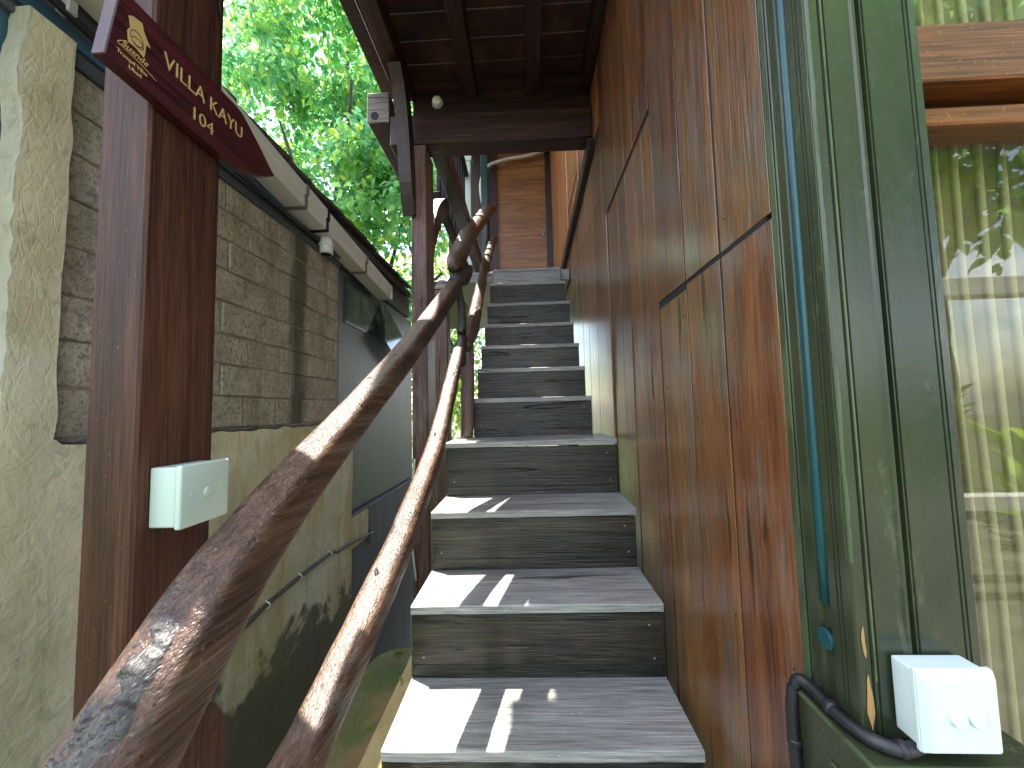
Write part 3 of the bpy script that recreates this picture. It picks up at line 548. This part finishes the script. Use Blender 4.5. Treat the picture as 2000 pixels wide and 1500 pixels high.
box('fillet', 0.4135, 0.4163, 0.5058, 0.507, 1.26, 4.15, 'worn_edge', post, 0.0004)
def scar(name, x, z0, z1, w, mat='bare_wood'):
    def f(u, v):
        z = z0 + (z1 - z0) * v; ww = w * (math.sin(math.pi * min(max(v, 0.02), 0.98)) ** 0.6) * (0.75 + 0.5 * noise.noise(Vector((x * 50, z * 60, 1))))
        return (x + (u - 0.5) * 2 * ww + 0.002 * noise.noise(Vector((2, z * 40, 1))), 0.5062 - 0.0006 * math.sin(math.pi * u), z)
    return sheet(name, f, 6, 30, mat, post)
scar('bare_patch', 0.4055, 1.205, 1.268, 0.0055); scar('bare_patch', 0.4035, 1.288, 1.325, 0.0035)
# base block below the post
box('base_block', 0.372, 0.575, 0.470, 0.600, -0.1, 1.193, 'green_post', house, 0.003)
for (a, b, c, d) in ((0.492, 0.496, 0.70, 1.150), (0.528, 0.532, 0.70, 1.150), (0.4965, 0.5275, 1.146, 1.150)): box('panel_bead', 0.3685, 0.3718, a, b, c, d, 'worn_edge', house, 0.0008)
box('edge_strip', 0.3712, 0.376, 0.4688, 0.600, 1.1905, 1.1948, 'worn_edge', house, 0.0006)
# front glazing
box('sill', 0.58, 3.4, 0.50, 0.64, 0.86, 0.92, 'green_post', house, 0.004)
box('front_panel', 0.58, 3.4, 0.56, 0.62, 0.0, 0.858, 'green_post', house, 0.004)
box('transom', 0.542, 3.4, 0.560, 0.640, 2.070, 2.160, 'orange_beam', house, 0.003)
box('transom_rail', 0.542, 3.4, 0.585, 0.640, 2.020, 2.048, 'orange_beam', house, 0.003)
box('transom_back', 0.542, 3.4, 0.610, 0.640, 2.049, 2.069, 'brown_timber_x', house, 0.002)
box('pane', 0.543, 3.4, 0.618, 0.622, 0.921, 2.019, 'window_glass', house, 0)
box('pane', 0.543, 3.4, 0.618, 0.622, 2.161, 3.2, 'window_glass', house, 0)
box('head_beam', 0.542, 3.4, 0.55, 0.65, 3.201, 3.5, 'brown_timber_x', house, 0.004)
box('front_boarding', 0.542, 3.4, 0.56, 0.60, 3.501, 4.2, 'wall_board', house, 0.003)
box('room_floor', 0.47, 3.4, 0.66, 4.5, 0.10, 0.20, 'room_wall', house, 0)
box('room_wall', 0.47, 3.4, 4.5, 4.6, 0.10, 3.6, 'room_wall', house, 0)
box('room_wall', 3.401, 3.5, 0.56, 4.6, 0.0, 5.2, 'room_wall', house, 0)
box('room_ceiling', 0.47, 3.4, 0.66, 4.5, 3.5, 3.6, 'room_wall', house, 0)
# upper storey: end wall with door, landing, roof
box('landing_floor', -0.60, 0.39, 3.225, 5.0, 2.70, 2.790, 'tread', house, 0.003)
dr = box('door', -0.333, 0.318, 5.0, 5.04, 2.80, 5.10, 'door_board', house, 0.0005)
box('door_frame', -0.405, -0.334, 4.96, 5.05, 2.80, 5.1, 'brown_timber_z', house, 0.0008); box('door_frame', 0.319, 0.392, 4.96, 5.05, 2.80, 5.1, 'brown_timber_z', house, 0.0008)
box('door_frame', -0.405, 0.392, 4.97, 5.05, 5.101, 5.4, 'brown_timber_x', house, 0.004)
tube('handle', [(0.285, 4.995, 3.92), (0.285, 4.95, 3.93), (0.24, 4.945, 3.93)], 0.010, 'steel', dr, 10, 8)
disc('keyhole_plate', (0.285, 4.9995, 3.93), (0, -1, 0), 0.025, 0.006, 'steel', dr)
box('end_wall', -1.0, -0.41, 5.0, 5.06, 2.70, 5.6, 'brown_timber_z', house, 0.003)
box('veranda_floor', -1.0, -0.61, 3.4, 5.0, 2.70, 2.79, 'brown_timber_y', house, 0.003)
box('pillar', -0.50, -0.42, 4.55, 4.63, 2.79, 5.4, 'dark_green', house, 0.004)
box('upper_roof', -1.05, 3.6, 2.20, 5.6, 5.40, 5.5, 'roof_tile', house, 0.01)
# veranda rail
vr = empty('veranda_railing', (-0.65, 4.2, 2.79), 'pale green turned newel and dark balusters on the veranda above the stairs', 'railing')
box('newel', -0.665, -0.585, 4.26, 4.34, 2.79, 4.52, 'pale_green', vr, 0.006)
for (z, w) in ((4.521, 0.055), (4.62, 0.047), (4.50, 0.052)): box('collar', -0.625 - w, -0.625 + w, 4.30 - w, 4.30 + w, z, z + 0.035, 'pale_green', vr, 0.006)
box('cap', -0.665, -0.585, 4.26, 4.34, 4.56, 4.615, 'pale_green', vr, 0.004); box('cap', -0.66, -0.59, 4.265, 4.335, 4.66, 4.74, 'pale_green', vr, 0.006)
for k in range(9): box('baluster', -0.66, -0.63, 2.85 + k * 0.155, 2.885 + k * 0.155, 3.25, 4.30, 'black_void', vr, 0.003)
box('top_rail', -0.68, -0.61, 2.75, 4.25, 4.301, 4.36, 'black_void', vr, 0.004); box('bottom_rail', -0.675, -0.615, 2.75, 4.25, 3.19, 3.249, 'black_void', vr, 0.004)
wcb = tube('white_conduit', [(0.38, 4.9, 5.05), (0.10, 4.9, 4.97), (-0.20, 4.9, 4.93), (-0.44, 4.88, 4.83), (-0.53, 4.86, 4.62), (-0.53, 4.86, 4.42), (-0.49, 4.86, 4.18), (-0.47, 4.86, 3.9)], 0.022, 'white_cable', None, 60, 10)
tag(wcb, 'thick cream cable looping across the top of the upstairs door', 'cable')
tc = tube('thin_cable', [(-0.588, 1.985, 1.36), (-0.60, 1.975, 1.20), (-0.61, 1.975, 1.05), (-0.60, 1.98, 0.90), (-0.585, 1.985, 0.75)], 0.006, 'white_cable', None, 30, 8)
tag(tc, 'thin white cable bowed against the foot of the far red post', 'cable')

# ------------------------------------------------------------------ sign
sg = empty('direction_sign', (-0.59, 0.66, 2.17), 'maroon arrow shaped wooden sign lettered VILLA KAYU 104 on the near post', 'sign')
SX0 = -0.578
edge = [(0.482, 2.112), (0.60, 2.108), (0.700, 2.1055), (0.735, 2.108), (0.765, 2.1155), (0.795, 2.128), (0.822, 2.143), (0.846, 2.160), (0.82, 2.178), (0.79, 2.200), (0.762, 2.219), (0.742, 2.231), (0.725, 2.235), (0.60, 2.2345), (0.499, 2.2335)]
prism('board', edge, 'x', SX0 - 0.021, SX0, 'sign_wood', sg, 0.0015)
def text(s, y, z, size, wide=1.0, name='lettering', shear=0.0, bold=0.0):
    cu = bpy.data.curves.new('text', 'FONT'); cu.body = s; cu.size = size; cu.extrude = 0.0006; cu.shear = shear; cu.offset = bold; cu.resolution_u = 3
    o = bpy.data.objects.new('text', cu); C.objects.link(o); bpy.context.view_layer.update()
    me = bpy.data.meshes.new_from_object(o.evaluated_get(bpy.context.evaluated_depsgraph_get())); bpy.data.objects.remove(o)
    V = [(SX0 + 0.0008 + v.co.z, y + v.co.x * wide, z + v.co.y) for v in me.vertices]; F = [list(p.vertices) for p in me.polygons]
    bpy.data.meshes.remove(me); return mk(name, V, F, 'gold', sg)
text('VILLA KAYU', 0.567, 2.174, 0.0375, 0.86, bold=-0.0003); text('104', 0.618, 2.128, 0.034, 1.0, bold=-0.0003)
text('Tranquil Villas', 0.4970, 2.1300, 0.0082, 0.95); text('Ubud', 0.514, 2.1195, 0.0085, 1.0); text('Suande', 0.5025, 2.1455, 0.0145, 0.92, shear=0.4)
# emblem: little stone lantern house over a swoosh
prism('emblem', [(0.512, 2.159), (0.510, 2.176), (0.514, 2.184), (0.511, 2.200), (0.517, 2.205), (0.531, 2.2085), (0.534, 2.197), (0.545, 2.181), (0.538, 2.180), (0.537, 2.164), (0.535, 2.156), (0.524, 2.160)], 'x', SX0 + 0.0002, SX0 + 0.0009, 'gold', sg)
for (cy, cz, ry, rz) in ((0.5235, 2.1755, 0.0095, 0.0105), (0.525, 2.170, 0.0090, 0.0065)):
    tube('emblem_ring', [(SX0 + 0.001, cy + ry * math.cos(a), cz + rz * math.sin(a)) for a in [R(q) for q in range(0, 361, 30)]], 0.0006, 'sign_wood', sg, 40, 5)
tube('swoosh', [(SX0 + 0.0006, 0.510, 2.158), (SX0 + 0.0006, 0.498, 2.1455), (SX0 + 0.0006, 0.512, 2.1435), (SX0 + 0.0006, 0.535, 2.1415), (SX0 + 0.0006, 0.556, 2.1365)], 0.0007, 'gold', sg, 30, 5)

# ------------------------------------------------------------------ switches
s1 = empty('wall_switch', (-0.575, 0.637, 1.426), 'yellowed white single switch box on the side of the near brown post', 'switch')
box('back_box', -0.5995, -0.556, 0.592, 0.684, 1.428, 1.522, 'switch_plastic', s1, 0.004, seg=3)
fp = box('face_plate', -0.5555, -0.545, 0.589, 0.687, 1.425, 1.525, 'switch_plastic', s1, 0.004, seg=3)
disc('rocker', (-0.5455, 0.640, 1.475), (1, 0, 0), 0.0075, 0.004, 'switch_plastic', fp, 24); disc('screw_cap', (-0.5455, 0.611, 1.475), (1, 0, 0), 0.004, 0.0012, 'switch_plastic', fp, 16); disc('screw_cap', (-0.5455, 0.669, 1.475), (1, 0, 0), 0.004, 0.0012, 'switch_plastic', fp, 16)
s2 = empty('wall_switch', (0.47, 0.487, 1.208), 'clean white double switch box low on the green corner post', 'switch')
box('back_box', 0.4305, 0.5105, 0.478, 0.5038, 1.211, 1.294, 'switch_white', s2, 0.003, seg=3)
pv = []
for (g, y) in ((0.0, 0.4775), (0.0, 0.472), (0.0065, 0.4635)):
    pv += [(0.428 + g, y, 1.208 + g), (0.513 - g, y, 1.208 + g), (0.513 - g, y, 1.297 - g), (0.428 + g, y, 1.297 - g)]
fp = bmesh.new(); vs = [fp.verts.new(p) for p in pv]
for k in range(2):
    for j in range(4): fp.faces.new((vs[k * 4 + j], vs[k * 4 + (j + 1) % 4], vs[k * 4 + 4 + (j + 1) % 4], vs[k * 4 + 4 + j]))
fp.faces.new(vs[8:12]); fp.faces.new(vs[0:4][::-1]); bmesh.ops.recalc_face_normals(fp, faces=fp.faces); bmesh.ops.bevel(fp, geom=list(fp.edges), offset=0.0012, segments=2, affect='EDGES')
fpo = bm_obj('face_plate', fp, 'switch_white', s2)
for x in (0.4615, 0.4815): disc('rocker', (x, 0.4637, 1.250), (0, -1, 0), 0.0078, 0.0048, 'switch_white', fpo, 40, 0.0001)
for x in (0.4455, 0.4975): disc('screw_cap', (x, 0.4637, 1.250), (0, -1, 0), 0.0042, 0.0010, 'switch_white', fpo, 18)
bc = tube('black_cable', [(0.372, 0.585, 0.95), (0.3655, 0.590, 1.08), (0.3655, 0.592, 1.17), (0.374, 0.590, 1.206), (0.382, 0.575, 1.207), (0.384, 0.545, 1.203), (0.387, 0.515, 1.2025), (0.398, 0.492, 1.2025), (0.418, 0.482, 1.2025), (0.440, 0.486, 1.204)], 0.0078, 'black_rubber', None, 70, 12)
tag(bc, 'thick black cable lying over the green base block into the white switch', 'cable')
tube('cable_tie', [(0.3845, 0.547, 1.2032), (0.3848, 0.538, 1.2030)], 0.0098, 'black_rubber', bc, 3, 14); tube('cable_tie', [(0.413, 0.4835, 1.2028), (0.420, 0.4825, 1.2028)], 0.0095, 'black_rubber', bc, 3, 14); tube('cable_tie', [(0.3655, 0.591, 1.12), (0.3655, 0.591, 1.128)], 0.0095, 'black_rubber', bc, 3, 14)

# ------------------------------------------------------------------ curtain
def cur(u, v):
    x = 0.50 + 2.6 * u; ph = x * 150 + 4.5 * noise.noise(Vector((x * 11, 0, 0))) + 2.0 * noise.noise(Vector((x * 31, 3, 0))); z = 0.25 + 3.1 * v
    a = 0.034 + 0.024 * noise.noise(Vector((x * 9, 1, 0))); w = math.sin(ph)
    return (x + 0.009 * math.sin(2 * ph) + 0.02 * (1 - v) * noise.noise(Vector((x * 4, z * 0.6, 2))), 0.725 + a * (abs(w) ** 0.6) * (1 if w > 0 else -1) + 0.006 * noise.noise(Vector((x * 9, z * 2, 5))), z)
ct = sheet('curtain', cur, 2000, 12, 'curtain'); tag(ct, 'olive beige pleated curtain hanging behind the front window', 'curtain')

# ------------------------------------------------------------------ trees and plants
def leaf_arrays(P, D, L, W, roll):
    """folded pointed leaves: base P, direction D, length L, half width W -> verts (n*6,3), faces"""
    n = len(P); D = D / np.linalg.norm(D, axis=1, keepdims=True)
    ref = np.tile(np.array([0., 0., 1.]), (n, 1)); S = np.cross(D, ref); S /= np.maximum(np.linalg.norm(S, axis=1, keepdims=True), 1e-6); N = np.cross(S, D)
    cr, sr = np.cos(roll)[:, None], np.sin(roll)[:, None]; S, N = S * cr + N * sr, N * cr - S * sr
    L = L[:, None]; W = W[:, None]
    pts = [P, P + D * L * .38 + S * W + N * W * .28, P + D * L * .45, P + D * L * .38 - S * W + N * W * .28, P + D * L * .75 + S * W * .6 + N * W * .12 - N * L * .04, P + D * L * .75 - S * W * .6 + N * W * .12 - N * L * .04, P + D * L - N * L * .10]
    V = np.stack(pts, 1).reshape(-1, 3)
    f = np.array([(0, 2, 1, 1), (0, 3, 2, 2), (1, 2, 6, 4), (2, 3, 5, 6)]); F = []
    base = np.arange(n) * 7
    tri = np.concatenate([base[:, None] + np.array([0, 2, 1]), base[:, None] + np.array([0, 3, 2])]); quad = np.concatenate([base[:, None] + np.array([1, 2, 6, 4]), base[:, None] + np.array([2, 3, 5, 6])])
    return V, tri.tolist() + quad.tolist()
def foliage(parent, centers, radii, per, size, mat, droop=0.6, singles=0, flat=0.8):
    P = []; D = []
    for c, r in zip(centers, radii):
        n = int(per * r * r); q = rng.normal(size=(n, 3)); q /= np.linalg.norm(q, axis=1, keepdims=True); q *= (rng.random((n, 1)) ** 0.45) * r; q[:, 2] *= flat
        P.append(np.array(c) + q); d = rng.normal(size=(n, 3)) * 0.7 + q / r * 0.8; d[:, 2] -= droop; D.append(d)
    P = np.concatenate(P); D = np.concatenate(D); n = len(P); L = size * rng.uniform(0.6, 1.25, n); W = L * rng.uniform(0.24, 0.34, n); roll = rng.uniform(-1.0, 1.0, n)
    order = np.argsort(np.linalg.norm(P - np.array([0, 0, 1.6]), axis=1)); P, D, L, W, roll = P[order], D[order], L[order], W[order], roll[order]
    V, F = leaf_arrays(P[singles:], D[singles:], L[singles:], W[singles:], roll[singles:])
    o = mk('foliage', V, F, mat, parent); o['kind'] = 'stuff'
    if singles:
        a, f = leaf_arrays(np.zeros((1, 3)), np.array([[0., 1., 0.]]), np.array([1.0]), np.array([0.29]), np.array([0.0]))
        me = bpy.data.meshes.new('leaf'); me.from_pydata(a.tolist(), [], f); me.materials.append(MATS[mat])
        for i in range(singles):
            l = bpy.data.objects.new('leaf', me); C.objects.link(l); l.parent = parent; WL[l] = Vector(P[i]); l.location = WL[l] - WL[parent]
            l.rotation_euler = (Vector(D[i]).to_track_quat('Y', 'Z') @ Matrix.Rotation(roll[i], 3, 'Y').to_quaternion()).to_euler(); l.scale = (L[i],) * 3
    return o
def tree(name, label, base, trunk, limbs, clumps, per, size, mat, singles=0, droop=0.6, group=None):
    t_ = empty(name, base, label, 'tree', group); tube('trunk', trunk, 0, 'bark', t_, 40, 14, 0.25, 2.0, nscale=3)
    for l in limbs: tube('limb', l, 0, 'bark', t_, 20, 8, 0.2, 2.0, nscale=5)
    foliage(t_, [c[:3] for c in clumps], [c[3] for c in clumps], per, size, mat, droop, singles); return t_
def cloud(n, c, r, rmin, rmax):
    out = []
    while len(out) < n:
        q = rng.uniform(-1, 1, 3)
        if (q ** 2).sum() < 1: out.append((c[0] + q[0] * r[0], c[1] + q[1] * r[1], c[2] + q[2] * r[2], rng.uniform(rmin, rmax)))
    return out
cl = cloud(95, (-3.3, 6.2, 5.6), (2.4, 1.7, 3.3), 0.30, 0.62) + cloud(26, (-1.9, 5.2, 4.6), (0.75, 0.6, 1.5), 0.25, 0.42)
tree('leafy_tree', 'tall dense green tree towering behind the outbuilding roof on the left', (-3.2, 7.0, -0.5), [(-3.2, 7.0, -0.5, 0.22), (-3.1, 6.9, 2.0, 0.18), (-3.3, 6.6, 4.5, 0.13), (-3.1, 6.4, 7.0, 0.06), (-3.0, 6.3, 8.6, 0.02)],
     [[(-3.1, 6.9, 2.6, 0.08), (-2.4, 6.3, 3.6, 0.05), (-1.8, 5.6, 4.6, 0.02)], [(-3.25, 6.7, 4.0, 0.08), (-4.2, 6.3, 5.2, 0.05), (-4.9, 6.0, 6.4, 0.02)], [(-3.2, 6.5, 5.6, 0.06), (-2.4, 6.0, 6.6, 0.04), (-1.9, 5.7, 7.4, 0.015)], [(-3.1, 6.9, 2.2, 0.06), (-2.0, 6.0, 3.2, 0.04), (-1.1, 5.0, 3.45, 0.02)], [(-3.2, 6.6, 4.6, 0.06), (-2.6, 5.4, 5.2, 0.04), (-2.2, 4.7, 6.0, 0.02)], [(-3.25, 6.6, 4.2, 0.05), (-3.0, 5.2, 4.4, 0.03), (-3.1, 4.6, 5.4, 0.015)]],
     cl, 1250, 0.128, 'leaf', 300)
tree('lime_tree', 'smaller lime green tree seen low between the gutter and the red post', (-2.4, 9.5, -0.5), [(-2.4, 9.5, -0.5, 0.14), (-2.3, 9.4, 2.5, 0.10), (-2.2, 9.3, 4.5, 0.03)], [[(-2.35, 9.4, 2.0, 0.05), (-3.2, 9.0, 3.2, 0.02)], [(-2.3, 9.4, 2.4, 0.05), (-1.5, 9.0, 3.4, 0.02)]],
     cloud(60, (-2.6, 9.4, 3.4), (2.4, 1.0, 2.2), 0.35, 0.6), 560, 0.15, 'leaf_lime', 0)
tree('thin_tree', 'thin blue green tree with bare twigs behind the stair railing', (-1.3, 7.6, -0.5), [(-1.3, 7.6, -0.5, 0.08), (-1.25, 7.5, 2.0, 0.06), (-1.35, 7.4, 4.2, 0.03), (-1.2, 7.3, 5.4, 0.012)], [[(-1.3, 7.45, 3.2, 0.03), (-0.9, 7.2, 4.1, 0.02), (-0.6, 7.0, 4.5, 0.008)], [(-1.3, 7.45, 2.6, 0.03), (-1.7, 7.1, 3.6, 0.015), (-1.9, 7.0, 4.6, 0.008)], [(-1.3, 7.45, 3.6, 0.02), (-1.0, 7.3, 4.8, 0.008)]],
     cloud(16, (-1.2, 7.4, 3.1), (0.55, 0.5, 0.9), 0.22, 0.38), 420, 0.09, 'leaf_teal', 0)
def shrub(label, c, r, n, per, size, mat, group=None):
    t_ = empty('garden_shrub', (c[0], c[1], -0.5), label, 'shrub', group)
    for k in range(5):
        a = k * 1.3; tube('stem', [(c[0], c[1], -0.5, 0.03), (c[0] + 0.3 * r[0] * math.cos(a), c[1] + 0.3 * r[1] * math.sin(a), c[2] * 0.6, 0.02), (c[0] + 0.6 * r[0] * math.cos(a), c[1] + 0.6 * r[1] * math.sin(a), c[2] + r[2] * 0.4, 0.008)], 0, 'bark', t_, 12, 6)
    foliage(t_, *(lambda q: ([p[:3] for p in q], [p[3] for p in q]))(cloud(n, c, r, 0.25, 0.45)), per, size, mat)
shrub('green shrub growing under the stairs beyond the red posts', (-1.0, 5.6, 0.9), (0.8, 0.5, 1.3), 22, 420, 0.10, 'leaf_lime')
shrub('dark shrub far down the alley behind the outbuilding', (-2.6, 6.0, 0.6), (1.0, 0.6, 1.0), 22, 380, 0.11, 'leaf')
# fallen leaves on the slab
for k, (x, y, a) in enumerate(((-0.50, 1.40, 0.6), (-0.405, 1.22, 2.2), (-0.445, 1.10, 4.0))):
    z = 0.7725 if x > -0.43 else 0.742
    V, F = leaf_arrays(np.array([[x, y, z + 0.006]]), np.array([[math.cos(a), math.sin(a), 0.05]]), np.array([0.045 if k == 0 else 0.028]), np.array([0.015 if k == 0 else 0.008]), np.array([0.15]))
    o = mk('fallen_leaf', V, F, 'leaf_lime'); tag(o, ('large pale green leaf lying at the far end of the mossy slab', 'small yellow green leaf on the sunlit kerb beside the second step', 'small leaf on the moss beside the kerb')[k], 'leaf', 'fallen leaves')
# terrace behind the photographer, seen mirrored in the front window
tr = empty('terrace_railing', (3.2, -1.5, 0.24), 'white terrace railing and beam mirrored in the front window', 'railing')
box('top_beam', 1.2, 6.0, -1.56, -1.44, 2.30, 2.43, 'white_paint', tr, 0.006); box('hand_rail', 1.2, 6.0, -1.55, -1.45, 0.86, 0.96, 'white_paint', tr, 0.006)
for x in (1.2, 4.4, 5.9): box('rail_post', x, x + 0.1, -1.545, -1.455, 0.24, 2.298, 'white_paint', tr, 0.006)
for k, (x, y, h) in enumerate(((2.4, -2.3, 1.3), (3.4, -2.8, 1.6), (4.4, -2.4, 1.2), (2.9, -3.6, 2.0), (4.9, -3.6, 1.9))):
    p = empty('broadleaf_plant', (x, y, 0.24), ('shorter broad leaved plant nearest the railing', 'broad leaved plant in the middle of the mirrored bed', 'low broad leaved plant right of the middle one', 'tall broad leaved plant at the back of the mirrored bed', 'tall broad leaved plant at the far right of the mirrored bed')[k] + ', seen in the window', 'plant', 'plants mirrored in the window'); n = 26
    a = rng.uniform(0, 6.28, n); d = np.stack([np.cos(a), np.sin(a), rng.uniform(0.2, 1.6, n)], 1); b = np.tile(np.array([[x, y, 0.3]]), (n, 1)); b[:, 2] += rng.uniform(0.1, 0.75, n) * h
    tube('stem', [(x, y, 0.24, 0.03), (x + 0.05, y, 0.24 + h * 0.8, 0.012)], 0, 'bark', p, 8, 8)
    V, F = leaf_arrays(b, d, rng.uniform(0.3, 0.55, n), rng.uniform(0.06, 0.11, n), rng.uniform(-.5, .5, n)); mk('foliage', V, F, 'leaf_lime', p)

tree('garden_tree', 'dark leafy tree mirrored above the railing in the front window', (5.4, -4.0, -0.5), [(5.4, -4.0, -0.5, 0.2), (5.3, -3.9, 2.5, 0.15), (5.4, -3.8, 6.5, 0.05)], [[(5.3, -3.9, 2.6, 0.07), (4.2, -3.4, 4.5, 0.03)], [(5.3, -3.9, 3.0, 0.07), (6.4, -3.9, 5.0, 0.03)]],
     cloud(70, (5.0, -3.6, 6.0), (2.6, 1.6, 2.5), 0.5, 0.85), 230, 0.22, 'leaf', 0)

hd = empty('added_hedge', (-2.6, -2.4, -0.5), 'unseen green hedge added to darken the reflection in the near post', 'hedge')  # out-of-view hedge, put in to darken what the near post reflects
for k in range(6): tube('stem', [(-4.4 + k * 0.7, -2.5 + 0.1 * (k % 2), -0.5, 0.03), (-4.35 + k * 0.7, -2.45, 1.4, 0.012)], 0, 'bark', hd, 8, 6)
foliage(hd, [(-4.6 + 0.34 * i, -2.45 + 0.25 * rng.uniform(-1, 1), 0.1 + 0.42 * j) for i in range(13) for j in range(5)], [0.36] * 65, 420, 0.13, 'leaf')
